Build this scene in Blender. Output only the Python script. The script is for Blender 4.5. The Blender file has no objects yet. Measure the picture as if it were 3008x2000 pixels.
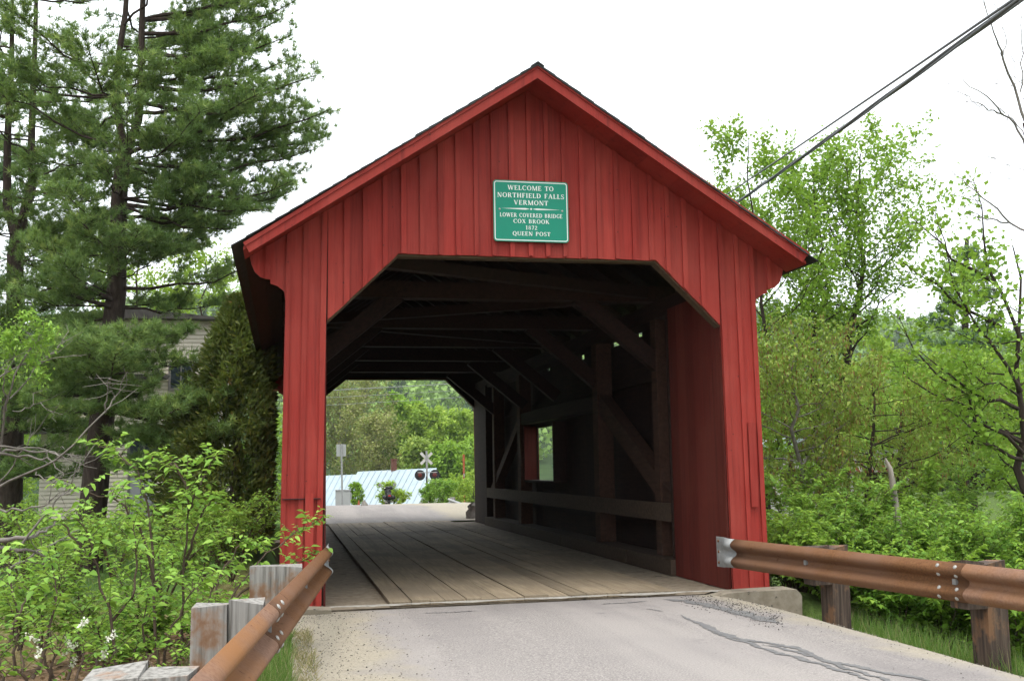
import bpy, math
import numpy as np
from mathutils import Matrix, Vector

# ------------------------------------------------------------------ camera, sky, sun, exposure
SC = bpy.context.scene
COL = SC.collection
CAM = np.array([-2.4992, -10.6755, 1.328]); FPX = 3129.3
_yaw, _pit, _rol = 0.211, 0.1176, -0.0166
FW = np.array([math.sin(_yaw)*math.cos(_pit), math.cos(_yaw)*math.cos(_pit), math.sin(_pit)])
_R = np.array([math.cos(_yaw), -math.sin(_yaw), 0.0]); _U = np.cross(_R, FW)
RT = _R*math.cos(_rol)+_U*math.sin(_rol); UP = -_R*math.sin(_rol)+_U*math.cos(_rol)
cd = bpy.data.cameras.new('camera'); cam = bpy.data.objects.new('camera', cd); COL.objects.link(cam)
cd.sensor_width = 36.0; cd.lens = 36.0*FPX/3008.0; cd.clip_start = 0.1; cd.clip_end = 5000
m = Matrix.Identity(4)
for i in range(3):
    m[i][0] = RT[i]; m[i][1] = UP[i]; m[i][2] = -FW[i]; m[i][3] = CAM[i]
cam.matrix_world = m
SC.camera = cam

SUN_EL, SUN_AZ = math.radians(72), math.radians(205)      # azimuth clockwise from +Y
w = bpy.data.worlds.new('World'); SC.world = w; w.use_nodes = True
nt = w.node_tree; nt.nodes.clear()
sky = nt.nodes.new('ShaderNodeTexSky'); sky.sky_type = 'NISHITA'; sky.sun_disc = False
sky.sun_elevation = SUN_EL; sky.sun_rotation = SUN_AZ; sky.dust_density = 3.0
skb = nt.nodes.new('ShaderNodeBackground'); skb.inputs['Strength'].default_value = 0.10
nt.links.new(sky.outputs[0], skb.inputs['Color'])
cl = nt.nodes.new('ShaderNodeBackground')                  # even cloud cover
cl.inputs['Color'].default_value = (0.93, 0.97, 1.0, 1); cl.inputs['Strength'].default_value = 1.0
mx = nt.nodes.new('ShaderNodeMixShader'); mx.inputs[0].default_value = 0.85
nt.links.new(skb.outputs[0], mx.inputs[1]); nt.links.new(cl.outputs[0], mx.inputs[2])
wo = nt.nodes.new('ShaderNodeOutputWorld'); nt.links.new(mx.outputs[0], wo.inputs[0])
sd = bpy.data.lights.new('sun', 'SUN'); sd.energy = 1.5; sd.angle = math.radians(40); sd.color = (1.0, 0.96, 0.9)
sun = bpy.data.objects.new('sun', sd); COL.objects.link(sun)
sv = Vector((math.sin(SUN_AZ)*math.cos(SUN_EL), math.cos(SUN_AZ)*math.cos(SUN_EL), math.sin(SUN_EL)))
sun.rotation_euler = sv.to_track_quat('Z', 'Y').to_euler(); sun.location = (0, -20, 30)
SC.view_settings.view_transform = 'Standard'; SC.view_settings.look = 'None'
SC.view_settings.exposure = 1.3; SC.view_settings.gamma = 1.0
SC.render.engine = 'CYCLES'
SC.cycles.use_denoising = True; SC.cycles.use_adaptive_sampling = True; SC.cycles.adaptive_threshold = 0.02
SC.cycles.max_bounces = 7; SC.cycles.diffuse_bounces = 3; SC.cycles.transmission_bounces = 4; SC.cycles.transparent_max_bounces = 6
SC.cycles.sample_clamp_indirect = 4.0

def P(px, py, t):
    """point t metres ahead along the sight line surveyed at photo pixel px, py"""
    return CAM + (FW + RT*(px-1504)/FPX - UP*(py-1000)/FPX)*t
def PY(px, py, y):
    d = FW + RT*(px-1504)/FPX - UP*(py-1000)/FPX
    return CAM + d*((y-CAM[1])/d[1])
def PZ(px, py, z):
    d = FW + RT*(px-1504)/FPX - UP*(py-1000)/FPX
    return CAM + d*((z-CAM[2])/d[2])

# ------------------------------------------------------------------ materials
MATS = {}
ALB = 0.58                                                # common scale of the built things' base colours
def _k(c): return tuple(v*ALB for v in c)
def _mat(name):
    m = bpy.data.materials.new(name); m.use_nodes = True; n = m.node_tree; n.nodes.clear()
    out = n.nodes.new('ShaderNodeOutputMaterial'); b = n.nodes.new('ShaderNodeBsdfPrincipled')
    n.links.new(b.outputs[0], out.inputs[0]); MATS[name] = m
    return m, n, b, out
def _coord(n, scale=(1, 1, 1), src='Object'):
    c = n.nodes.new('ShaderNodeTexCoord'); mp = n.nodes.new('ShaderNodeMapping'); mp.inputs['Scale'].default_value = scale
    n.links.new(c.outputs[src], mp.inputs['Vector']); return mp.outputs[0]
def _geo(n, scale=(1, 1, 1)):
    c = n.nodes.new('ShaderNodeNewGeometry'); mp = n.nodes.new('ShaderNodeMapping'); mp.inputs['Scale'].default_value = scale
    n.links.new(c.outputs['Position'], mp.inputs['Vector']); return mp.outputs[0]
def _noise(n, vec, scale, detail=6, rough=0.6):
    t = n.nodes.new('ShaderNodeTexNoise'); t.inputs['Scale'].default_value = scale
    t.inputs['Detail'].default_value = detail; t.inputs['Roughness'].default_value = rough
    n.links.new(vec, t.inputs['Vector']); return t.outputs['Fac']
def _ramp(n, fac, stops):
    r = n.nodes.new('ShaderNodeValToRGB'); e = r.color_ramp.elements
    while len(e) > 1: e.remove(e[-1])
    e[0].position = stops[0][0]; e[0].color = (*stops[0][1], 1)
    for p, c in stops[1:]:
        k = e.new(p); k.color = (*c, 1)
    n.links.new(fac, r.inputs[0]); return r.outputs[0]
def _mix(n, fac, a, b, mode='MIX'):
    x = n.nodes.new('ShaderNodeMix'); x.data_type = 'RGBA'; x.blend_type = mode
    for i, v in ((0, fac), (6, a), (7, b)):
        if isinstance(v, (int, float)): x.inputs[i].default_value = v
        elif isinstance(v, tuple): x.inputs[i].default_value = (*v, 1)
        else: n.links.new(v, x.inputs[i])
    return x.outputs[2]
def _bump(n, b, h, strength=0.3, dist=0.01):
    k = n.nodes.new('ShaderNodeBump'); k.inputs['Strength'].default_value = strength; k.inputs['Distance'].default_value = dist
    n.links.new(h, k.inputs['Height']); n.links.new(k.outputs[0], b.inputs['Normal'])
def _objrand(n):
    o = n.nodes.new('ShaderNodeObjectInfo'); return o.outputs['Random']
def surf(name, lo, hi, scale=(1, 1, 1), nscale=8, rough=0.7, metal=0.0, bump=0.3, bdist=0.004, spots=None, vary=0.0, mid=None, spec=0.3, n2=None):
    """two-tone noise surface in world position, with optional spots (colour, scale, threshold) and per-piece variation"""
    lo, hi = _k(lo), _k(hi); mid = mid and _k(mid); spots = spots and (_k(spots[0]),)+spots[1:]; n2 = n2 and (_k(n2[0]),)+n2[1:]
    m, n, b, _ = _mat(name)
    v = _geo(n, scale); f = _noise(n, v, nscale)
    st = [(0.3, lo), (0.7, hi)] if mid is None else [(0.3, lo), (0.5, mid), (0.7, hi)]
    c = _ramp(n, f, st)
    if n2:                                                  # broad blotches
        g = _noise(n, _geo(n), n2[1], 3); g = _ramp(n, g, [(0.4, (0, 0, 0)), (0.65, (1, 1, 1))])
        c = _mix(n, g, c, n2[0])
    if spots:
        g = _noise(n, _geo(n), spots[1], 4, 0.7); g = _ramp(n, g, [(spots[2], (0, 0, 0)), (spots[2]+0.06, (1, 1, 1))])
        c = _mix(n, g, c, spots[0])
    if vary:
        r = _ramp(n, _objrand(n), [(0, (1-vary,)*3), (1, (1+vary,)*3)])
        c = _mix(n, 1.0, c, r, 'MULTIPLY')
    n.links.new(c, b.inputs['Base Color']); b.inputs['Roughness'].default_value = rough; b.inputs['Metallic'].default_value = metal
    b.inputs['Specular IOR Level'].default_value = spec
    if bump: _bump(n, b, f, bump, bdist)
    return m
def leafmat(name, stops, trans=0.35, rough=0.5):
    m, n, b, out = _mat(name)
    a = n.nodes.new('ShaderNodeAttribute'); a.attribute_name = 'tint'
    c = _ramp(n, a.outputs['Fac'], stops)
    n.links.new(c, b.inputs['Base Color']); b.inputs['Roughness'].default_value = rough
    b.inputs['Specular IOR Level'].default_value = 0.25
    t = n.nodes.new('ShaderNodeBsdfTranslucent'); n.links.new(_mix(n, 0.5, c, (0.25, 0.34, 0.05), 'MIX'), t.inputs['Color'])
    s = n.nodes.new('ShaderNodeMixShader'); s.inputs[0].default_value = trans
    n.links.new(b.outputs[0], s.inputs[1]); n.links.new(t.outputs[0], s.inputs[2]); n.links.new(s.outputs[0], out.inputs[0])
    return m

def red_paint(name, base, dark, worn):
    base, dark, worn = _k(base), _k(dark), _k(worn)
    m, n, b, _ = _mat(name)
    grain = _noise(n, _geo(n, (60, 60, 2.2)), 1.0, 5)
    c = _ramp(n, grain, [(0.3, dark), (0.62, base)])
    big = _noise(n, _geo(n, (1, 1, 0.5)), 1.6, 4)                # chalky faded areas
    c = _mix(n, _ramp(n, big, [(0.42, (0, 0, 0)), (0.66, (0.8, 0.8, 0.8))]), c, (base[0]*1.14, base[1]*1.7, base[2]*1.7))
    st = _noise(n, _geo(n, (16, 16, 0.55)), 1.0, 4)              # grime running down
    c = _mix(n, _ramp(n, st, [(0.54, (0, 0, 0)), (0.72, (0.55, 0.55, 0.55))]), c, (dark[0]*0.5, dark[1]*0.6, dark[2]*0.7))
    sp = _noise(n, _geo(n, (34, 34, 9)), 1.0, 6, 0.75)           # flaked spots
    c = _mix(n, _ramp(n, sp, [(0.665, (0, 0, 0)), (0.71, (0.9, 0.9, 0.9))]), c, worn)
    vor = n.nodes.new('ShaderNodeTexVoronoi'); vor.inputs['Scale'].default_value = 6.5; n.links.new(_geo(n), vor.inputs['Vector'])
    c = _mix(n, _ramp(n, vor.outputs['Distance'], [(0.035, (0.85, 0.85, 0.85)), (0.06, (0, 0, 0))]), c, (0.03, 0.012, 0.01))   # nail heads, knots
    c = _mix(n, 1.0, c, _ramp(n, _objrand(n), [(0, (0.80,)*3), (1, (1.10,)*3)]), 'MULTIPLY')
    n.links.new(c, b.inputs['Base Color']); b.inputs['Roughness'].default_value = 0.68; b.inputs['Specular IOR Level'].default_value = 0.2
    _bump(n, b, grain, 0.5, 0.005)
    return m
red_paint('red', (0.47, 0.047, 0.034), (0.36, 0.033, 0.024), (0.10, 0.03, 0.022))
red_paint('shaded_red', (0.20, 0.030, 0.021), (0.145, 0.022, 0.016), (0.08, 0.03, 0.022))  # same red paint, with dirt and the shade of sheltered faces put into the colour
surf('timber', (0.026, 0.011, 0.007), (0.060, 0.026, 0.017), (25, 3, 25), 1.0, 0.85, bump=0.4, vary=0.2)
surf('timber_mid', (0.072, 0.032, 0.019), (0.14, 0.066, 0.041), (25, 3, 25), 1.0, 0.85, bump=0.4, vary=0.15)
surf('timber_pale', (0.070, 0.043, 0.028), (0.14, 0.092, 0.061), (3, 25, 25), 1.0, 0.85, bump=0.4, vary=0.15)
surf('edge_wood', (0.10, 0.065, 0.035), (0.20, 0.13, 0.07), (6, 30, 30), 1.0, 0.85, bump=0.4, vary=0.15)
surf('plank', (0.28, 0.215, 0.135), (0.50, 0.405, 0.28), (30, 1.6, 30), 1.0, 0.85, bump=0.5, bdist=0.006, spots=((0.06, 0.045, 0.032), 1.7, 0.66), vary=0.16, n2=((0.27, 0.215, 0.15), 0.7))
surf('deck', (0.22, 0.175, 0.12), (0.42, 0.35, 0.26), (6, 6, 6), 2.0, 0.9, bump=0.4, spots=((0.07, 0.055, 0.04), 3.0, 0.62))
surf('shingle', (0.03, 0.033, 0.034), (0.075, 0.08, 0.078), (8, 8, 8), 2.0, 0.9, bump=0.5, vary=0.15)
surf('pale_concrete', (0.36, 0.34, 0.30), (0.60, 0.57, 0.51), (1, 1, 1), 12.0, 0.9, bump=0.5, spots=((0.12, 0.11, 0.10), 4.0, 0.62))
surf('concrete', (0.25, 0.21, 0.15), (0.42, 0.37, 0.29), (1, 1, 1), 9.0, 0.9, bump=0.5, spots=((0.035, 0.034, 0.033), 8.0, 0.61))
surf('rust', (0.16, 0.072, 0.031), (0.30, 0.145, 0.064), (30, 30, 40), 1.6, 0.85, bump=0.3, n2=((0.26, 0.14, 0.085), 1.3), spots=((0.15, 0.062, 0.026), 11.0, 0.62), spec=0.15)
surf('rust_pale', (0.23, 0.125, 0.082), (0.38, 0.23, 0.16), (30, 30, 40), 1.6, 0.85, bump=0.3, n2=((0.36, 0.17, 0.07), 1.4), spots=((0.17, 0.08, 0.042), 12.0, 0.63), spec=0.15)
surf('galv', (0.32, 0.33, 0.33), (0.50, 0.50, 0.48), (8, 8, 8), 2.0, 0.55, metal=0.25, bump=0.15, spots=((0.35, 0.25, 0.16), 10, 0.66))
surf('bolt', (0.45, 0.44, 0.40), (0.65, 0.64, 0.60), (8, 8, 8), 2.0, 0.5, metal=0.3, bump=0)
def grey_wood(name, cols, rot):
    cols = [_k(c) for c in cols]
    m, n, b, _ = _mat(name)
    g = _noise(n, _geo(n, (38, 38, 1.8)), 1.0, 6)
    c = _ramp(n, g, [(0.32, cols[0]), (0.5, cols[1]), (0.66, cols[2])])
    s = _noise(n, _geo(n, (3, 3, 2.2)), 1.6, 5)
    c = _mix(n, _ramp(n, s, [(rot, (0, 0, 0)), (rot+0.07, (1, 1, 1))]), c, (0.035, 0.017, 0.009))
    c = _mix(n, _ramp(n, s, [(rot-0.08, (0, 0, 0)), (rot+0.02, (0.7, 0.7, 0.7))]), c, (0.20, 0.10, 0.045))
    n.links.new(c, b.inputs['Base Color']); b.inputs['Roughness'].default_value = 0.85
    _bump(n, b, g, 0.7, 0.012)
grey_wood('post_wood', [(0.14, 0.13, 0.11), (0.36, 0.345, 0.315), (0.47, 0.45, 0.41)], 0.60)
grey_wood('post_dark', [(0.03, 0.018, 0.012), (0.085, 0.052, 0.034), (0.15, 0.105, 0.075)], 0.62)

def road_mat():
    m, n, b, _ = _mat('asphalt')
    g = _geo(n)
    fine = _noise(n, g, 75, 3, 0.85); mid = _noise(n, g, 5, 5); big = _noise(n, g, 0.55, 3)
    c = _ramp(n, fine, [(0.32, (0.09, 0.083, 0.080)), (0.46, (0.185, 0.170, 0.160)), (0.56, (0.235, 0.216, 0.203)), (0.74, (0.38, 0.350, 0.322))])
    c = _mix(n, _ramp(n, big, [(0.42, (0, 0, 0)), (0.62, (0.5, 0.5, 0.5))]), c, (0.150, 0.137, 0.136))
    trk = _noise(n, _geo(n, (1.5, 0.12, 1)), 1.0, 3)               # worn wheel tracks
    c = _mix(n, _ramp(n, trk, [(0.45, (0, 0, 0)), (0.62, (0.4, 0.4, 0.4))]), c, (0.285, 0.262, 0.243))
    pt = _noise(n, g, 2.3, 6, 0.7)                                  # oily stains
    c = _mix(n, _ramp(n, pt, [(0.62, (0, 0, 0)), (0.70, (0.55, 0.55, 0.55))]), c, (0.11, 0.10, 0.10))
    # sand washed over the edges of the carriageway
    sp = n.nodes.new('ShaderNodeSeparateXYZ'); n.links.new(g, sp.inputs[0])
    def mth(op, a, bb=None):
        k = n.nodes.new('ShaderNodeMath'); k.operation = op
        for i, v in ((0, a), (1, bb)):
            if v is None: continue
            if isinstance(v, (int, float)): k.inputs[i].default_value = v
            else: n.links.new(v, k.inputs[i])
        return k.outputs[0]
    wob = mth('MULTIPLY', mth('SUBTRACT', _noise(n, g, 1.6, 5), 0.5), 1.1)
    lft = mth('SUBTRACT', -1.72, mth('ADD', sp.outputs[0], wob))
    rgt = mth('SUBTRACT', mth('ADD', sp.outputs[0], wob), 1.62)
    edge = mth('MAXIMUM', lft, rgt)
    sandc = _ramp(n, _noise(n, g, 60, 5, 0.8), [(0.3, (0.15, 0.13, 0.098)), (0.5, (0.265, 0.237, 0.185)), (0.75, (0.36, 0.33, 0.27))])
    k = n.nodes.new('ShaderNodeMapRange'); k.inputs[1].default_value = -0.12; k.inputs[2].default_value = 0.22
    k.inputs[3].default_value = 0.0; k.inputs[4].default_value = 1.0; n.links.new(edge, k.inputs[0])
    c = _mix(n, k.outputs[0], c, sandc)
    # scattered dark grit
    vor = n.nodes.new('ShaderNodeTexVoronoi'); vor.inputs['Scale'].default_value = 9.0; n.links.new(g, vor.inputs['Vector'])
    gr = _ramp(n, vor.outputs['Distance'], [(0.05, (1, 1, 1)), (0.085, (0, 0, 0))])
    c = _mix(n, _mix(n, 1.0, gr, _ramp(n, _noise(n, g, 1.1, 3), [(0.48, (0, 0, 0)), (0.6, (0.9, 0.9, 0.9))]), 'MULTIPLY'), c, (0.07, 0.06, 0.055))
    n.links.new(c, b.inputs['Base Color']); b.inputs['Roughness'].default_value = 0.9; b.inputs['Specular IOR Level'].default_value = 0.2
    _bump(n, b, mid, 0.25, 0.02)
road_mat()
surf('tar', (0.16, 0.158, 0.158), (0.26, 0.256, 0.253), (10, 10, 10), 2.5, 0.9, bump=0)
surf('sand', (0.24, 0.205, 0.15), (0.42, 0.375, 0.29), (1, 1, 1), 30.0, 0.95, bump=0.5, bdist=0.01, spots=((0.16, 0.13, 0.08), 3.0, 0.58))
def ground_mat():
    m, n, b, _ = _mat('ground')
    g = _geo(n)
    a = _noise(n, g, 14, 6, 0.75); big = _noise(n, g, 0.45, 4)
    lit = _ramp(n, a, [(0.3, (0.045, 0.025, 0.014)), (0.5, (0.12, 0.07, 0.042)), (0.7, (0.22, 0.15, 0.10))])
    gr = _ramp(n, a, [(0.3, (0.03, 0.06, 0.012)), (0.6, (0.075, 0.14, 0.03)), (0.8, (0.12, 0.18, 0.05))])
    sp = n.nodes.new('ShaderNodeSeparateXYZ'); n.links.new(g, sp.inputs[0])
    k = n.nodes.new('ShaderNodeMapRange'); k.inputs[1].default_value = 5.0; k.inputs[2].default_value = 9.0; n.links.new(sp.outputs[1], k.inputs[0])
    f = _mix(n, 0.55, k.outputs[0], _ramp(n, big, [(0.52, (0, 0, 0)), (0.7, (1, 1, 1))]), 'ADD')
    k2 = n.nodes.new('ShaderNodeMapRange'); k2.inputs[1].default_value = -2.0; k2.inputs[2].default_value = -3.2; k2.inputs[3].default_value = 0.0; k2.inputs[4].default_value = 1.0; n.links.new(sp.outputs[0], k2.inputs[0])
    k3 = n.nodes.new('ShaderNodeMapRange'); k3.inputs[1].default_value = 8.0; k3.inputs[2].default_value = 4.0; n.links.new(sp.outputs[1], k3.inputs[0])
    f = _mix(n, _mix(n, 1.0, k2.outputs[0], k3.outputs[0], 'MULTIPLY'), f, (0.08, 0.08, 0.08))
    k4 = n.nodes.new('ShaderNodeMapRange'); k4.inputs[1].default_value = 1.5; k4.inputs[2].default_value = 2.6; n.links.new(sp.outputs[0], k4.inputs[0])
    f = _mix(n, k4.outputs[0], f, (0.85, 0.85, 0.85))
    c = _mix(n, f, lit, gr)
    n.links.new(c, b.inputs['Base Color']); b.inputs['Roughness'].default_value = 0.95; b.inputs['Specular IOR Level'].default_value = 0.1
    _bump(n, b, a, 0.6, 0.03)
ground_mat()
surf('hill', (0.03, 0.06, 0.02), (0.07, 0.12, 0.035), (1, 1, 1), 0.2, 0.95, bump=0, spec=0.05)
surf('bark', (0.05, 0.036, 0.028), (0.13, 0.10, 0.085), (14, 14, 4), 1.2, 0.95, bump=0.8, bdist=0.02, spec=0.1)
surf('twig', (0.09, 0.065, 0.045), (0.18, 0.135, 0.10), (6, 6, 6), 2.0, 0.9, bump=0, spec=0.1)
surf('dead_bark', (0.28, 0.24, 0.20), (0.62, 0.55, 0.47), (12, 12, 3), 1.4, 0.9, bump=0.7, bdist=0.012, spots=((0.10, 0.06, 0.04), 4.0, 0.6))
surf('grey_twig', (0.20, 0.18, 0.155), (0.36, 0.33, 0.29), (6, 6, 6), 2.0, 0.9, bump=0, spec=0.1)
leafmat('needle', [(0.0, (0.073, 0.139, 0.048)), (0.5, (0.153, 0.253, 0.078)), (0.85, (0.248, 0.359, 0.105)), (1.0, (0.354, 0.433, 0.126))], 0.42)
leafmat('needle_blue', [(0.0, (0.057, 0.121, 0.066)), (0.5, (0.110, 0.208, 0.103)), (1.0, (0.193, 0.309, 0.139))], 0.38)
leafmat('cedar', [(0.0, (0.042, 0.067, 0.017)), (0.5, (0.084, 0.113, 0.025)), (0.85, (0.146, 0.162, 0.034)), (1.0, (0.209, 0.117, 0.039))], 0.25)
leafmat('young', [(0.0, (0.137, 0.277, 0.040)), (0.5, (0.223, 0.415, 0.060)), (1.0, (0.335, 0.530, 0.090))], 0.42)
leafmat('under', [(0.0, (0.102, 0.222, 0.030)), (0.5, (0.171, 0.332, 0.042)), (1.0, (0.288, 0.455, 0.065))], 0.42)
leafmat('maple', [(0.0, (0.116, 0.234, 0.025)), (0.5, (0.198, 0.358, 0.038)), (1.0, (0.302, 0.469, 0.055))], 0.45)
leafmat('lime', [(0.0, (0.177, 0.302, 0.035)), (0.5, (0.271, 0.414, 0.050)), (1.0, (0.389, 0.515, 0.080))], 0.45)
leafmat('olive', [(0.0, (0.136, 0.217, 0.035)), (0.6, (0.231, 0.332, 0.055)), (0.85, (0.325, 0.396, 0.080)), (1.0, (0.353, 0.230, 0.080))], 0.42)
leafmat('catkin', [(0.0, (0.16, 0.08, 0.03)), (1.0, (0.27, 0.14, 0.05))], 0.1)
leafmat('brownhaze', [(0.0, (0.201, 0.168, 0.080)), (0.6, (0.271, 0.280, 0.100)), (1.0, (0.295, 0.381, 0.090))], 0.4)
leafmat('forest', [(0.0, (0.035, 0.078, 0.036)), (0.3, (0.059, 0.118, 0.045)), (0.38, (0.130, 0.235, 0.055)), (1.0, (0.236, 0.370, 0.075))], 0.25)
leafmat('blossom', [(0.0, (0.62, 0.62, 0.50)), (1.0, (0.80, 0.80, 0.72))], 0.2)
leafmat('grass', [(0.0, (0.05, 0.115, 0.02)), (0.6, (0.10, 0.20, 0.035)), (0.85, (0.17, 0.24, 0.07)), (1.0, (0.34, 0.28, 0.15))], 0.35)
leafmat('litter', [(0.0, (0.06, 0.032, 0.018)), (0.6, (0.15, 0.085, 0.05)), (1.0, (0.28, 0.20, 0.13))], 0.1)
def plain(name, col, rough=0.5, metal=0.0, spec=0.3):
    col = _k(col)
    m, n, b, _ = _mat(name); b.inputs['Base Color'].default_value = (*col, 1); b.inputs['Roughness'].default_value = rough
    b.inputs['Metallic'].default_value = metal; b.inputs['Specular IOR Level'].default_value = spec
plain('sign_green', (0.0, 0.33, 0.205), 0.45); plain('sign_white', (1.15, 1.18, 1.12), 0.5)
plain('cable', (0.22, 0.235, 0.24), 0.6); plain('wire', (0.34, 0.35, 0.35), 0.6)
surf('metal_roof', (0.42, 0.53, 0.59), (0.52, 0.62, 0.67), (1, 1, 1), 1.5, 0.45, metal=0.0, bump=0)
surf('white_paint', (0.62, 0.60, 0.56), (0.76, 0.74, 0.70), (1, 1, 1), 3.0, 0.6, bump=0)
surf('cream', (0.70, 0.63, 0.50), (0.90, 0.83, 0.68), (2, 2, 9), 2.0, 0.7, bump=0.1)
plain('roof_seam', (0.46, 0.57, 0.63), 0.5); plain('trim_grey', (0.16, 0.15, 0.14), 0.7); plain('door_grey', (0.36, 0.37, 0.39), 0.6)
plain('glass', (0.02, 0.03, 0.035), 0.08, spec=0.5); plain('black', (0.012, 0.012, 0.013), 0.45)
plain('lamp_red', (0.12, 0.014, 0.01), 0.3); plain('tail_red', (0.6, 0.02, 0.015), 0.3); plain('chrome', (0.6, 0.6, 0.6), 0.2, 0.9)
plain('orange', (0.42, 0.10, 0.03), 0.6); plain('box_grey', (0.46, 0.48, 0.46), 0.5); plain('stripe_red', (0.40, 0.07, 0.05), 0.6)
surf('brick', (0.13, 0.05, 0.035), (0.22, 0.09, 0.06), (1, 1, 1), 8.0, 0.9, bump=0)
surf('dark_roof', (0.05, 0.045, 0.04), (0.11, 0.10, 0.09), (1, 1, 1), 4.0, 0.9, bump=0.3)
surf('rock', (0.18, 0.165, 0.14), (0.36, 0.33, 0.29), (1, 1, 1), 6.0, 0.9, bump=0.6, bdist=0.03)
m, n, b, _ = _mat('water'); b.inputs['Base Color'].default_value = (0.05, 0.06, 0.045, 1); b.inputs['Roughness'].default_value = 0.08
_bump(n, b, _noise(n, _geo(n), 6, 3), 0.3, 0.03)

# ------------------------------------------------------------------ object helpers
def tag(o, label=None, cat=None, group=None, kind=None):
    if label: o['label'] = label
    if cat: o['category'] = cat
    if group: o['group'] = group
    if kind: o['kind'] = kind
    return o
def empty(name, loc=(0, 0, 0)):
    o = bpy.data.objects.new(name, None); COL.objects.link(o); o.location = loc; o.empty_display_size = 0.2
    return o
def link(name, me, mat, parent=None):
    o = bpy.data.objects.new(name, me); COL.objects.link(o)
    if mat: 
        me.materials.clear(); me.materials.append(MATS[mat])
    if parent is not None:
        o.parent = parent; o.matrix_parent_inverse = Matrix.Translation(-Vector(world_of(parent)))
    return o
def world_of(o):
    v = Vector(o.location)
    p = o.parent
    # every Empty carries its place in .location; meshes stay at the origin with world coordinates
    return v if p is None else v
def mesh(name, V, F, mat, parent=None, smooth=False):
    me = bpy.data.meshes.new(name); me.from_pydata([tuple(map(float, v)) for v in V], [], [tuple(f) for f in F]); me.update()
    if smooth:
        me.polygons.foreach_set('use_smooth', [True]*len(me.polygons))
    return link(name, me, mat, parent)
class MB:
    def __init__(s): s.V = []; s.F = []
    def add(s, V, F):
        k = len(s.V); s.V += [tuple(v) for v in V]; s.F += [tuple(i+k for i in f) for f in F]; return s
    def box(s, a, b):
        x0, y0, z0 = a; x1, y1, z1 = b
        return s.add([(x0, y0, z0), (x1, y0, z0), (x1, y1, z0), (x0, y1, z0), (x0, y0, z1), (x1, y0, z1), (x1, y1, z1), (x0, y1, z1)],
              [(0, 3, 2, 1), (4, 5, 6, 7), (0, 1, 5, 4), (1, 2, 6, 5), (2, 3, 7, 6), (3, 0, 4, 7)])
    def beam(s, a, b, wd, ht, up=(0, 0, 1)):
        a = np.array(a, float); b = np.array(b, float); d = b-a; d /= np.linalg.norm(d); u = np.array(up, float)
        r = np.cross(d, u); r /= np.linalg.norm(r); u = np.cross(r, d)
        V = []
        for p in (a, b):
            for i, j in ((-1, -1), (1, -1), (1, 1), (-1, 1)): V.append(p+r*wd/2*i+u*ht/2*j)
        return s.add(V, [(0, 3, 2, 1), (4, 5, 6, 7), (0, 1, 5, 4), (1, 2, 6, 5), (2, 3, 7, 6), (3, 0, 4, 7)])
    def prism(s, pts, y0, y1):                       # polygon in XZ extruded along Y
        n = len(pts)
        return s.add([(x, y0, z) for x, z in pts]+[(x, y1, z) for x, z in pts],
              [tuple(range(n)), tuple(range(2*n-1, n-1, -1))]+[((i+1) % n, i, n+i, n+(i+1) % n) for i in range(n)])
    def tube(s, pts, r, n=8, cap=True):
        V, F = tube_np(np.array(pts, float), np.full(len(pts), r) if np.isscalar(r) else np.array(r, float), n)
        k = len(pts)
        F = [tuple(f) for f in F]
        if cap: F += [tuple(range(n-1, -1, -1)), tuple(range((k-1)*n, k*n))]
        return s.add(V, F)
    def lathe(s, c, axis, prof, n=16):                # prof: (distance along axis, radius)
        ax = np.array(axis, float); ax /= np.linalg.norm(ax)
        return s.tube([np.array(c)+ax*p for p, _ in prof], [r for _, r in prof], n)
    def build(s, name, mat, parent=None, smooth=False): return mesh(name, s.V, s.F, mat, parent, smooth)
def tube_np(p, r, n):
    k = len(p); t = np.gradient(p, axis=0); L = np.linalg.norm(t, axis=1, keepdims=True); t = t/np.maximum(L, 1e-9)
    up = np.where(np.abs(t[:, 2:3]) > 0.9, np.array([[1.0, 0, 0]]), np.array([[0, 0, 1.0]]))
    if (np.abs(t[:, 2]) > 0.9).any() and not (np.abs(t[:, 2]) > 0.9).all(): up = np.tile(np.array([[0.577, 0.211, 0.789]]), (k, 1))
    a = np.cross(t, up); a /= np.maximum(np.linalg.norm(a, axis=1, keepdims=True), 1e-9); b = np.cross(t, a)
    th = np.arange(n)*2*math.pi/n
    V = p[:, None]+r[:, None, None]*(a[:, None]*np.cos(th)[None, :, None]+b[:, None]*np.sin(th)[None, :, None])
    i = np.arange(k-1)[:, None]*n; j = np.arange(n)[None]; j2 = (j+1) % n
    F = np.stack([i+j, i+j2, i+n+j2, i+n+j], -1).reshape(-1, 4)
    return V.reshape(-1, 3), F
def npmesh(name, V, faces, mat, parent=None, tint=None, smooth=False):
    """fast mesh: faces is a list of (M,k) int arrays"""
    me = bpy.data.meshes.new(name)
    V = np.asarray(V, np.float32); me.vertices.add(len(V)); me.vertices.foreach_set('co', V.ravel())
    li = np.concatenate([f.ravel() for f in faces]).astype(np.int32)
    cnt = np.concatenate([np.full(len(f), f.shape[1], np.int32) for f in faces])
    st = np.concatenate([[0], np.cumsum(cnt)[:-1]]).astype(np.int32)
    me.loops.add(len(li)); me.loops.foreach_set('vertex_index', li)
    me.polygons.add(len(cnt)); me.polygons.foreach_set('loop_start', st)
    me.update(calc_edges=True)
    if smooth: me.polygons.foreach_set('use_smooth', np.ones(len(cnt), bool))
    if tint is not None:
        at = me.attributes.new('tint', 'FLOAT', 'POINT'); at.data.foreach_set('value', np.asarray(tint, np.float32))
    return link(name, me, mat, parent)
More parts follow.
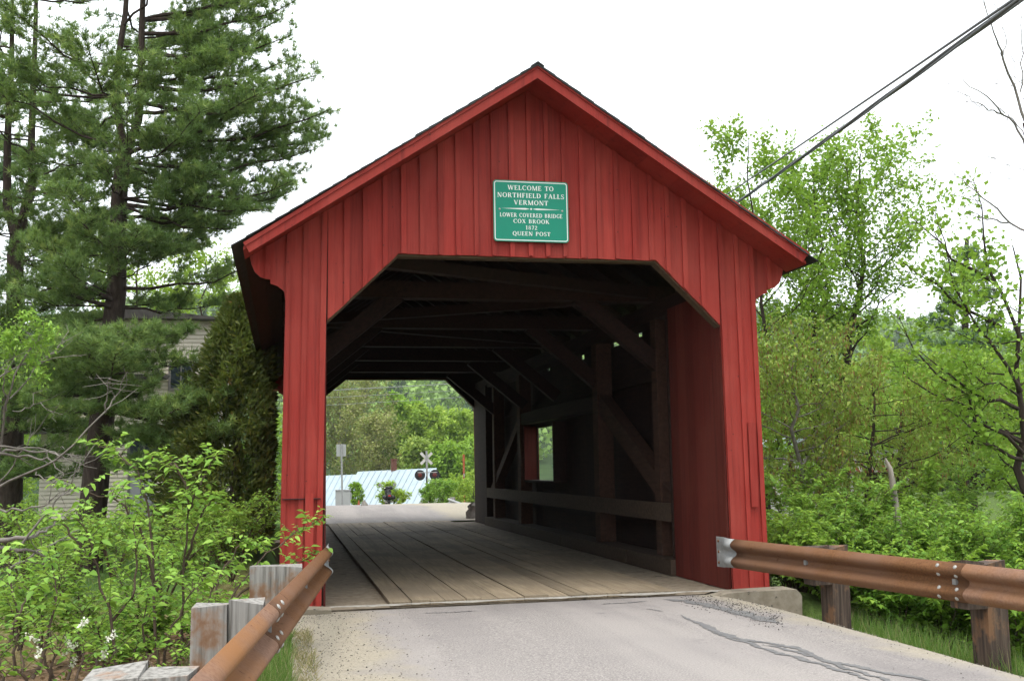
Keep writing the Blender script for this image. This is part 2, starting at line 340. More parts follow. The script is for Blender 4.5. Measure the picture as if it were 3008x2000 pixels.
class Wood:
    """collects tapered tubes"""
    def __init__(s): s.V = []; s.F = []; s.k = 0
    def add(s, p, r, n=5):
        V, F = tube_np(np.asarray(p, float), np.asarray(r, float), n); s.V.append(V); s.F.append(F+s.k); s.k += len(V)
    def build(s, name, mat, parent):
        return npmesh(name, np.concatenate(s.V), [np.concatenate(s.F)], mat, parent, smooth=True)
def unit(v): return v/np.maximum(np.linalg.norm(v, axis=-1, keepdims=True), 1e-9)
def leaves(rng, pos, d, nrm, L, W, kind='d', droop=0.15):
    """leaf blades: pos base, d direction, nrm normal; returns V, faces list, per-vertex leaf index"""
    N = len(pos); d = unit(d); s = unit(np.cross(d, nrm)); nn = np.cross(s, d)
    L = np.broadcast_to(np.asarray(L, float), (N,))[:, None]; W = np.broadcast_to(np.asarray(W, float), (N,))[:, None]
    if kind == 'd':
        V = np.stack([pos, pos+d*L*0.45+s*W*0.5+nn*W*0.12, pos+d*L-nn*L*droop, pos+d*L*0.45-s*W*0.5+nn*W*0.12], 1)
        i = np.arange(N)[:, None]*4
        return V.reshape(-1, 3), [i+np.array([[0, 1, 2, 3]])], np.repeat(np.arange(N), 4)
    if kind == 't':
        V = np.stack([pos-s*W*0.5, pos+s*W*0.5, pos+d*L], 1); i = np.arange(N)[:, None]*3
        return V.reshape(-1, 3), [i+np.array([[0, 1, 2]])], np.repeat(np.arange(N), 3)
    V = np.stack([pos, pos+d*L*0.5-nn*L*droop*0.25, pos+d*L-nn*L*droop,
                  pos+d*L*0.27+s*W*0.46+nn*W*0.14, pos+d*L*0.62+s*W*0.40+nn*W*0.12-nn*L*droop*0.4,
                  pos+d*L*0.27-s*W*0.46+nn*W*0.14, pos+d*L*0.62-s*W*0.40+nn*W*0.12-nn*L*droop*0.4], 1)
    i = np.arange(N)[:, None]*7
    return V.reshape(-1, 3), [i+np.array([[0, 3, 4, 1]]), i+np.array([[0, 1, 6, 5]]), i+np.array([[1, 4, 2]]), i+np.array([[1, 2, 6]])], np.repeat(np.arange(N), 7)
def rdir(rng, n, flat=1.0):
    v = rng.normal(size=(n, 3)); v[:, 2] *= flat; return unit(v)
def curve(a, b, rng, wob=0.05, n=6, sag=0.0):
    a = np.array(a, float); b = np.array(b, float); t = np.linspace(0, 1, n)[:, None]
    p = a+(b-a)*t; L = np.linalg.norm(b-a)
    q = rng.normal(size=(n, 3))*wob*L*np.sin(t*math.pi); p = p+q; p[:, 2] += sag*L*np.sin(t[:, 0]*math.pi)
    return p
def along(p, t):
    """points at fractions t of polyline p"""
    k = np.clip(np.asarray(t)*(len(p)-1), 0, len(p)-1.001); i = k.astype(int); f = (k-i)[:, None]
    return p[i]*(1-f)+p[i+1]*f, unit(p[i+1]-p[i])
def smooth(a, b, x): 
    t = np.clip((x-a)/(b-a), 0, 1); return t*t*(3-2*t)

# ------------------------------------------------------------------ the ground, brook, road, hillside
LB = 15.5                                                        # bridge length
def gz(x, y):
    x = np.asarray(x, float); y = np.asarray(y, float)
    prof = np.interp(y, [-400, 15.6, 17.5, 20.5, 24, 31, 42.5, 50, 70, 84, 100, 5000], [0, 0, 0.05, 0.17, 0.12, -0.1, -0.44, -0.78, -1.45, -3.6, -4.0, -4.0])
    dl = np.maximum(0, -2.75-x); dr = np.maximum(0, x-2.75)
    near = 1-smooth(15, 26, y)
    z = prof - near*(0.55*smooth(0, 3.0, dl)+0.25*smooth(3, 9, dl)) - near*(0.34*smooth(1.75, 2.75, x)*smooth(-0.05, 0.3, -y)+1.6*smooth(-0.2, 4.6, x-2.75))
    far = smooth(16, 24, y)
    z = z + far*(0.25*smooth(0.4, 2.0, dl)*(1-smooth(40, 60, y)))
    # the brook's channel
    c = 4.6+0.25*np.sin(x*0.3); g = np.exp(-((y-c)/2.2)**2)
    z = z - g*2.1*(0.55+0.45*(1-smooth(3, 9, dl)))
    z = z + 0.04*np.sin(x*2.1+y*1.3)*np.minimum(1, (dl+dr))*near + 0.02*np.sin(x*5.3-y*4.1)*np.minimum(1, (dl+dr))*near
    inside = (np.abs(x) < 2.9) & (y > -0.2) & (y < LB+0.1)
    return np.where(inside, np.minimum(z, -0.75), z)
def grid_sheet(name, xs, ys, zf, mat):
    X, Y = np.meshgrid(xs, ys); V = np.stack([X, Y, zf(X, Y)], -1).reshape(-1, 3); nx = len(xs); ny = len(ys)
    i = (np.arange(ny-1)[:, None]*nx+np.arange(nx-1)[None]).ravel()[:, None]
    return tag(npmesh(name, V, [i+np.array([[0, 1, nx+1, nx]])], mat, smooth=True), kind='structure')
gx = np.concatenate([[-3000, -1200, -500, -200, -100, -60, -40], np.arange(-30, -10, 1.0), np.arange(-10, 12, 0.35), np.arange(12, 40, 1.5), [45, 60, 90, 150, 300, 700, 1500, 3000]])
gy = np.concatenate([[-1500, -400, -100, -50, -30], np.arange(-20, -12, 1.0), np.arange(-12, 18, 0.35), np.arange(18, 60, 1.5), np.arange(60, 120, 5), [140, 180, 300, 600, 1500, 4000]])
grid_sheet('ground', gx, gy, lambda x, y: gz(x, y)-0.012, 'ground')
tag(mesh('brook', [(-60, 2.2, -2.12), (60, 2.2, -2.12), (60, 7.0, -2.12), (-60, 7.0, -2.12)], [(0, 1, 2, 3)], 'water'), kind='structure')
rng = np.random.default_rng(1)
def road_sheet(name, ys, lf, rf, mat, dz, nx=28):
    ys = np.asarray(ys, float); u = np.linspace(0, 1, nx)
    V = np.array([[(lf(y)*(1-a)+rf(y)*a), y, 0] for y in ys for a in u])
    V[:, 2] = gz(V[:, 0], V[:, 1])+dz(V[:, 0], V[:, 1])
    i = (np.arange(len(ys)-1)[:, None]*nx+np.arange(nx-1)[None]).ravel()[:, None]
    return tag(npmesh(name, V, [i+np.array([[0, 1, nx+1, nx]])], mat, smooth=True), kind='structure')
def near_dz(x, y):
    crown = 0.055*(1-(np.minimum(np.abs(x), 2.2)/2.3)**2)*smooth(0, 2.0, -y)+0.012
    return np.maximum(crown, 0.006)+0*x
wl = lambda y: -2.62+0.10*math.sin(y*1.7)+0.06*math.sin(y*4.9)
wr = lambda y: 2.70+0.10*math.sin(y*1.1+1)+0.06*math.sin(y*3.7)+0.25*math.exp(-((y+1.9)/0.8)**2)
ROAD = road_sheet('road', np.concatenate([np.arange(-30, -12, 1.0), np.arange(-12, -0.2, 0.15), [-0.22, -0.14]]), wl, wr, 'asphalt', near_dz, 36)
road_sheet('road_beyond', np.concatenate([[LB+0.14], np.arange(LB+0.3, 32, 0.5), np.arange(32, 84, 2.0)]),
           lambda y: -2.0-0.35*smooth(16, 20, y)-0.02*(y-20)*(y > 20), lambda y: 3.2+0.12*max(0, y-17)+0.2*max(0, y-40), 'asphalt', lambda x, y: 0.03+0*x, 12)
# dark tar seals along the cracks, part of the road
def ribbon(pts, wd, parent, seed):
    r = np.random.default_rng(seed); p = np.array([PZ(px, py, 0.045) for px, py in pts]); n = 110
    t = np.linspace(0, 1, n); q, d = along(p, t*0.999)
    q[:, :2] += r.normal(size=(n, 2))*0.004+0.012*np.sin(t*40+seed)[:, None]; s = np.stack([-d[:, 1], d[:, 0]], 1); wv = wd*(0.35+0.9*r.random(n)*np.abs(np.sin(t*17+seed*1.3))**0.4)*np.minimum(1, np.minimum(t, 1-t)*9+0.12)
    V = []
    for k in (-1, 0, 1):
        e = q[:, :2]+s*wv[:, None]*k*0.5; V.append(np.column_stack([e, gz(e[:, 0], e[:, 1])+near_dz(e[:, 0], e[:, 1])+0.004]))
    V = np.concatenate(V); i = np.arange(n-1)[:, None]
    npmesh('tar_seal', V, [i+np.array([[0, 1, n+1, n]]), n+i+np.array([[0, 1, n+1, n]])], 'tar', parent)
for k, (pts, wd) in enumerate([
    ([(2000, 1812), (2050, 1835), (2110, 1862), (2160, 1880), (2250, 1895), (2330, 1905), (2420, 1945), (2520, 1965), (2660, 1990), (2760, 2010)], 0.085),
    ([(2090, 1860), (2140, 1880), (2205, 1897), (2260, 1918), (2330, 1935), (2400, 1955), (2480, 1980), (2560, 2005)], 0.065),
    ([(2240, 1898), (2330, 1918), (2400, 1938), (2470, 1965), (2560, 1990), (2640, 2015)], 0.055),
    ([(1950, 1750), (2010, 1757), (2080, 1775), (2140, 1792), (2210, 1810), (2290, 1832)], 0.20),
    ([(1240, 1793), (1330, 1792), (1400, 1788)], 0.05), ([(1760, 1768), (1840, 1764), (1900, 1757)], 0.06),
    ([(1900, 1790), (1925, 1795), (1945, 1800)], 0.02)]):
    ribbon(pts, wd, ROAD, 40+k)
# a bank of washed sand by the left rail and by the right abutment
tag(road_sheet('sand_shoulder', np.arange(-14, -0.1, 0.3), lambda y: -2.9-0.1*math.sin(y*2.3), lambda y: -2.2, 'sand', lambda x, y: 0.012+0.05*np.exp(-((x+2.3)/0.25)**2)*0, 8), kind='structure')

def ridge(x): return np.interp(x, [-900, -200, -30, 120, 250, 300, 420, 900], [60, 70, 70, 74, 70, 60, 48, 40])
def hz(x, y): return -4+(ridge(x)+4+4*np.sin(x*0.02+1)+3*np.sin(x*0.047+y*0.02))*smooth(170, 520, y)
grid_sheet('hillside', np.linspace(-900, 900, 61), np.concatenate([np.linspace(165, 540, 31), [700, 900]]), hz, 'hill')

# ------------------------------------------------------------------ the covered bridge
BR = tag(empty('covered_bridge', (0, 0, 0)), 'red board-and-batten covered wooden bridge with gabled roof over the road', 'covered bridge')
WO, WI, XC, HB, HC = 2.5, 2.09, 1.38, 3.49, 2.80
def roof_z(x): return 5.30-0.654*abs(x)
LBR = [(2.851, 3.44), (2.836, 3.359), (2.803, 3.281), (2.746, 3.228), (2.674, 3.205), (2.651, 3.205), (2.65, 3.165), (2.581, 3.142), (2.518, 3.092), (2.497, 2.956)]
def low(x, eps=1):
    """lower outline of the portal's front"""
    a = abs(x)
    if a > 2.497: return float(np.interp(a, [2.497, 2.518, 2.581, 2.650, 2.651, 2.674, 2.746, 2.803, 2.836, 2.851], [2.956, 3.092, 3.142, 3.165, 3.205, 3.205, 3.228, 3.281, 3.359, 3.43]))
    if a >= WI: return 0.0
    if a > XC: return HB+(HC-HB)*(a-XC)/(WI-XC)
    return HB
BK = [XC, 2.518, 2.581, 2.650, 2.651, 2.674, 2.746, 2.803, 2.836]
def lean(x, z):
    f = max(0.0, 1-z/2.9)
    return x+(-0.048*f if x < -1.5 else 0.022*f if x > 1.5 else 0)
def strip(x0, x1, y0, y1, r, rag=0.0, zb=0.0, zlo=None):
    lo = lambda x: max(low(x), zb)
    e = 1e-4
    xs = sorted([x0+e, x1-e]+[s*b for b in BK for s in (-1, 1) if x0 < s*b < x1]+([0.0] if x0 < 0 < x1 else []))
    bot = [(x, lo(x)+(r.random()*rag if abs(x) < WI else 0)) for x in xs]; top = [(x, roof_z(x)-0.004) for x in reversed(xs)]
    pts = [(lean(x, z), z) for x, z in bot+top]
    return MB().prism(pts, y0, y1)
def portal(yf, sgn, seed):
    """board-and-batten end wall; yf = outer face, sgn = +1 when the bridge lies towards +Y"""
    r = np.random.default_rng(seed)
    back = MB()
    q = [(-WI, HC+0.05), (-XC, HB+0.05), (XC, HB+0.05), (WI, HC+0.05)]
    pl = [(-2.46, 0.02), (-2.13, 0.02), (-2.13, HC)]+[(-XC-0.02, HB+0.04), (XC+0.02, HB+0.04)]+[(2.13, HC), (2.13, 0.02), (2.46, 0.02), (2.46, 3.62), (0, 5.22), (-2.46, 3.62)]
    pl = [(lean(x, z), z) for x, z in pl]
    y0, y1 = yf+sgn*0.027, yf+sgn*0.055
    back.prism(pl, min(y0, y1), max(y0, y1)) if sgn > 0 else back.prism(pl, y1, y0)
    pt = back.build('portal', 'timber', BR)
    edges = [-2.851, -2.68, -2.497, -2.30, -WI]
    n = 22; edges += [-WI+2*WI*i/n for i in range(1, n)]+[WI, 2.30, 2.497, 2.68, 2.851]
    for a, b in zip(edges, edges[1:]):
        t = r.random()*0.003
        y0 = yf+sgn*t; y1 = yf+sgn*0.025
        strip(a+0.0015, b-0.0015, min(y0, y1), max(y0, y1), r, 0.012, 0.0).build('board', 'red', pt)
    for i, e in enumerate(edges[1:-1]):
        wd = 0.046+0.010*r.random()
        if abs(abs(e)-WI) < 1e-3: c = e-math.copysign(0, e)+math.copysign(wd/2+0.002, e)
        elif abs(abs(e)-2.497) < 1e-3: c = math.copysign(2.497-wd/2-0.002, e)
        else: c = e+(r.random()-0.5)*0.012
        y0 = yf-sgn*0.022; y1 = yf-sgn*0.001
        strip(c-wd/2, c+wd/2, min(y0, y1), max(y0, y1), r, 0.03 if abs(c) < 0.6 else 0.012, 0.0).build('batten', 'red', pt)
    # casing along the underside of the opening
    d0, d1 = (yf+sgn*0.004, yf+sgn*0.17)
    for a, b in (((-WI, HC), (-XC, HB)), ((-XC, HB), (XC, HB)), ((XC, HB), (WI, HC))):
        MB().prism([(a[0], a[1]-0.012), (b[0], b[1]-0.012), (b[0], b[1]+0.022), (a[0], a[1]+0.022)], min(d0, d1)+0.03, max(d0, d1)).build('casing', 'edge_wood', pt)
    return pt
FRONT = portal(0.0, 1, 11)
portal(LB, -1, 12)
# short repair boards nailed on the legs
MB().box((2.345, -0.044, 0.86), (2.425, -0.0235, 1.75)).build('repair_board', 'red', FRONT)
MB().box((-2.30, -0.044, 0.02), (-2.22, -0.0235, 1.10)).build('repair_board', 'red', FRONT)
MB().box((-2.518, -0.040, 1.045), (-2.15, -0.0005, 1.053)).build('joint', 'black', FRONT)
# inner cheeks of both portals
for x in (-1, 1):
    for y0, y1 in ((0.057, 1.63), (LB-1.63, LB-0.057)):
        ck = MB().box((min(x*2.145, x*2.12), y0+0.01, 0.02), (max(x*2.145, x*2.12), y1-0.01, 3.25)).build('cheek', 'timber', BR)
        ed = np.linspace(y0, y1, 7)
        for a, b in zip(ed, ed[1:]):
            MB().box((min(x*2.118, x*2.098), a+0.0015, 0.0), (max(x*2.118, x*2.098), b-0.0015, 3.22)).build('board', 'shaded_red' if y0 < 5 else 'timber', ck)
    for y0 in (1.6, LB-1.72):
        MB().box((min(x*2.40, x*2.085), y0+0.032, 0.2), (max(x*2.40, x*2.085), y0+0.09, 3.2)).build('cheek_post', 'timber', BR)
# roof: sheathing, rake boards, shingle courses, ridge cap, rafters
Y0, Y1 = -0.44, LB+0.44
sl = 0.654
roof = MB()
for s in (-1, 1):
    pts = [(0, 5.345), (s*2.90, 5.345-sl*2.90), (s*2.90, 5.338-sl*2.90), (0, 5.338)]
    roof.prism(pts if s > 0 else pts[::-1], Y0+0.01, Y1-0.01)
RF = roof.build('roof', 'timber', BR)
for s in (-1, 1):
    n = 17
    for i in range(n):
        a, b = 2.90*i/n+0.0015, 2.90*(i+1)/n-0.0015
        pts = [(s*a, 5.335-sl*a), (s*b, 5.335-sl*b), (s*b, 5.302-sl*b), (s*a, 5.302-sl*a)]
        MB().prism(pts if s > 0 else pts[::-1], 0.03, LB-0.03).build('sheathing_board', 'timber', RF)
        for ya, yb in ((Y0, 0.027), (LB-0.027, Y1)): MB().prism(pts if s > 0 else pts[::-1], ya, yb).build('soffit_board', 'red', RF)
    n = 22; rr = np.random.default_rng(5+s)
    for i in range(n):
        a = 2.96*i/n-0.02; b = 2.96*(i+1)/n+0.05; o = 0.006+0.003*rr.random()
        if i < 9: o += 0.008
        pts = [(s*max(a, 0), 5.350-sl*max(a, 0)), (s*b, 5.360-sl*b), (s*b, 5.366+o-sl*b), (s*max(a, 0), 5.354+o-sl*max(a, 0))]
        dzr = 0.040-0.004*i/n
        pts = [(x_, z_+dzr) for x_, z_ in pts]; e0 = Y0-0.052-0.012*rr.random(); MB().prism(pts if s > 0 else pts[::-1], e0, Y1+0.05).build('shingle_course', 'shingle', RF)
    for yy, th in ((-0.47, 0.028), (LB+0.442, 0.028)):
        pts = [(0, 5.264), (0, 5.405), (-2.893, 3.464), (-2.838, 3.38)] if s < 0 else [(0, 5.264), (2.842, 3.422), (2.917, 3.515), (0, 5.405)]
        MB().prism(pts, yy, yy+th).build('rake_board', 'red', RF)
        # slim drip strip above the rake board
        k = 0.004
        pts = [(0, 5.372), (0, 5.412), (-2.900, 3.471), (-2.882, 3.438)] if s < 0 else [(0, 5.372), (2.895, 3.482), (2.924, 3.522), (0, 5.412)]
        MB().prism(pts, yy-0.014 if yy < 0 else yy+th+0.002, yy-0.002 if yy < 0 else yy+th+0.014).build('drip_strip', 'red', RF)
    for yy in np.arange(0.35, LB, 0.75):
        pts = [(s*0.0, 5.298), (s*2.55, 5.298-sl*2.55), (s*2.55, 5.15-sl*2.55), (s*0.0, 5.15)]
        MB().prism(pts if s > 0 else pts[::-1], yy, yy+0.06).build('rafter', 'timber', RF)
MB().prism([(-0.07, 5.385), (0, 5.432), (0.07, 5.385), (0.06, 5.375), (0, 5.415), (-0.06, 5.375)][::-1], Y0-0.065, Y1+0.065).build('ridge_cap', 'shingle', RF)
# side walls: vertical boards, with a window in the far half of the right wall and a gap below the plate
def two_face(o, s):                                              # painted outside, bare wood inside
    o.data.materials.append(MATS['red'])
    for p in o.data.polygons:
        if p.normal.x*s > 0.5: p.material_index = 1
WY0, WY1, WZ0, WZ1 = 7.95, 10.25, 1.06, 2.08
for s in (-1, 1):
    r = np.random.default_rng(20+s)
    nail = MB()
    for z in (0.5, 2.45):
        nail.box((min(s*2.40, s*2.452), 0.06, z), (max(s*2.40, s*2.452), LB-0.06, z+0.11))
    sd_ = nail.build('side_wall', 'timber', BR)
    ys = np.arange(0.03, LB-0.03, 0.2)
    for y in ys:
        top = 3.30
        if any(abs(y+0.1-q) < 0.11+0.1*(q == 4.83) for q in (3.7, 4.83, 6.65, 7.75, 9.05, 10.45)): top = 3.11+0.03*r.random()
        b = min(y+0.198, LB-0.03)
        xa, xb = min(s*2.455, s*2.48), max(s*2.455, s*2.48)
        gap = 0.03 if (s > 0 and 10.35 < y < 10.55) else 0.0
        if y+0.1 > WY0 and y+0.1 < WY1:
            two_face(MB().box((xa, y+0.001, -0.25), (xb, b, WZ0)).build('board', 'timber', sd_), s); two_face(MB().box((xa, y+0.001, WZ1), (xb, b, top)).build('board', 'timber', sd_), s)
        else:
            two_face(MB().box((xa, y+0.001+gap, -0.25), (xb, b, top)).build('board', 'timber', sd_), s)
    f = MB().box((min(s*2.20, s*2.50), WY0-0.04, WZ0-0.04), (max(s*2.20, s*2.50), WY1+0.04, WZ0)).build('window_frame', 'timber', BR)
    for yy in (WY0-0.04, WY1):
        MB().box((min(s*2.20, s*2.50), yy, WZ0+0.001), (max(s*2.20, s*2.50), yy+0.04, WZ1+0.04)).build('jamb', 'shaded_red' if yy > 9 else 'timber', f)
    # trusses: posts, diagonals, straining beam, plate, guard beam, kerb timber
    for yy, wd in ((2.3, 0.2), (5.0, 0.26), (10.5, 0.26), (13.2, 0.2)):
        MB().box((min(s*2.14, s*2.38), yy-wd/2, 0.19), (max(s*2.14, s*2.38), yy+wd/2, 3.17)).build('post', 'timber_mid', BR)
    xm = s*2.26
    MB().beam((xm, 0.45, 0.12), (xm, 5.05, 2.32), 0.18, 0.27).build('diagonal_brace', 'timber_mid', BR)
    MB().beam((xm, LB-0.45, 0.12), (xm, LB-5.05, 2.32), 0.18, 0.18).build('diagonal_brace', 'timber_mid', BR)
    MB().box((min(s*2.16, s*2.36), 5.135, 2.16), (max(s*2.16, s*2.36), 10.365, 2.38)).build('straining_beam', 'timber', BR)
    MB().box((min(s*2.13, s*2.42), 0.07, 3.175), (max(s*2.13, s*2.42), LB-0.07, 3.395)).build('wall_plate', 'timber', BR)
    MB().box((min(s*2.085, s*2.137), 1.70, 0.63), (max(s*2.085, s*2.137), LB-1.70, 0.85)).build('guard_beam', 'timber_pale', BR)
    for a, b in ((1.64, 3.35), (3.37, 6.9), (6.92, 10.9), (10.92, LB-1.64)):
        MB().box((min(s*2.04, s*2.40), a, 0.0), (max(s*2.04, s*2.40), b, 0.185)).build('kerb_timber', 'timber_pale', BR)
    for yy in (2.3, 5.1, 7.75, 10.4, 13.2):
        MB().beam((s*1.15, yy, 3.45), (s*2.25, yy, 2.55), 0.16, 0.20, (0, 0, 1)).build('knee_brace', 'timber', BR)
for yy in (2.3, 5.1, 7.55, 9.95, 12.4):
    MB().box((-2.42, yy-0.11, 3.40), (2.42, yy+0.11, 3.60)).build('tie_beam', 'timber', BR)
for a, b in (((-2.0, 0.25, 3.50), (2.0, 2.15, 3.50)), ((2.0, 2.45, 3.50), (-2.0, 4.95, 3.50)), ((-2.0, 5.25, 3.50), (2.0, 7.4, 3.50))):
    MB().beam(a, b, 0.13, 0.13).build('lateral_brace', 'timber', BR)
# deck: crosswise planking under lengthwise runner planks
r = np.random.default_rng(3)
FL = MB().box((-2.44, -0.13, -0.30), (2.44, LB+0.13, -0.062)).build('floor', 'deck', BR)
for i, y in enumerate(np.arange(-0.12, LB+0.1, 0.26)):
    MB().box((-2.40, y, -0.06), (2.40, min(y+0.257, LB+0.12), -0.006-0.006*r.random())).build('deck_board', 'deck', FL)
xe = [-1.49, -1.276, -1.09, -0.946, -0.733, -0.58, -0.417, -0.151, 0.103, 0.304, 0.499, 0.712, 0.861, 1.04, 1.22, 1.45]
for i, (a, b) in enumerate(zip(xe, xe[1:])):
    cuts = [-0.10, 4.5+3*r.random(), 10.3+2*r.random(), LB+0.10]
    for c, d in zip(cuts, cuts[1:]):
        z = 0.036+0.010*r.random(); g = 0.0015+0.0025*r.random()
        mb = MB().box((a+g, c+0.004, 0.0), (b-g, d-0.004, z)); 
        mb.V = [(x+(0.012*(y/LB))+0.004*math.sin(y), y, zz+(0.006*math.sin(i*2.1+y*0.8) if zz > 0.01 else 0)) for x, y, zz in mb.V]
        mb.build('runner_plank', 'plank', FL)
# concrete strip at the lip and abutments
lip = MB(); pts = np.linspace(-2.5, 2.45, 60)
V = [(x, -0.20-0.03*math.sin(x*7)-0.03*rng.random(), 0.022+0.008*rng.random()) for x in pts]+[(x, -0.13, 0.030) for x in pts]
lip.add(V, [(i, i+1, 61+i, 60+i) for i in range(59)])
tag(lip.build('concrete_lip', 'pale_concrete'), kind='structure')
for y0, y1 in ((-0.125, 0.9), (LB-0.9, LB+0.125)):
    ab = MB().box((-2.8, y0, -2.6), (2.8, y1, -0.305))
    tag(ab.build('abutment', 'concrete'), 'weathered concrete abutment under the %s end of the bridge' % ('near' if y0 < 1 else 'far'), 'abutment')
# low concrete kerb by the right leg, top sloping, edges worn
a = PY(2121, 1738, -0.30); b = PY(2313, 1726, -0.30); c = PY(2337, 1738, -0.30); d = PY(2337, 1800, -0.30)
kb = MB(); pr = [(a[0]-0.12, -0.2), (d[0], -0.35), (c[0], c[2]-0.03), (c[0]-0.015, c[2]), (b[0]+0.03, b[2]), (b[0], b[2]), ((a[0]+b[0])/2, (a[2]+b[2])/2+0.002), (a[0], a[2]), (a[0]-0.12, a[2]-0.03)]
kb.prism(pr, -0.44, -0.135)
tag(kb.build('concrete_kerb', 'concrete'), 'low tan concrete kerb stained with tar beside the right leg', 'kerb')
kb = MB(); kb.prism([(-2.75, -0.3), (-2.06, -0.3), (-2.06, 0.03), (-2.3, 0.045), (-2.7, 0.0)], -0.42, -0.14)
tag(kb.build('concrete_kerb', 'concrete'), 'grey concrete kerb end under the left guard rail by the left leg', 'kerb')

# ------------------------------------------------------------------ the green sign
SG = tag(empty('bridge_sign', (0, -0.05, 3.65)), 'green welcome sign with white lettering on the front gable', 'sign')
sx0, sx1, sz0, sz1 = -0.399, 0.407, 3.647, 4.297
def rrect(x0, x1, z0, z1, r, n=6):
    pts = []
    for cx, cz, a0 in ((x1-r, z0+r, -90), (x1-r, z1-r, 0), (x0+r, z1-r, 90), (x0+r, z0+r, 180)):
        for i in range(n+1):
            a = math.radians(a0+90*i/n); pts.append((cx+r*math.cos(a), cz+r*math.sin(a)))
    return pts
SP = MB().prism(rrect(sx0, sx1, sz0, sz1, 0.035), -0.052, -0.046).build('panel', 'sign_green', SG)
o_ = rrect(sx0+0.011, sx1-0.011, sz0+0.011, sz1-0.011, 0.028); i_ = rrect(sx0+0.020, sx1-0.020, sz0+0.020, sz1-0.020, 0.020); k = len(o_)
mesh('border', [(x, -0.0535, z) for x, z in o_]+[(x, -0.0535, z) for x, z in i_], [(j, (j+1) % k, k+(j+1) % k, k+j) for j in range(k)], 'sign_white', SG)
ST, TH = 0.17, 0.085
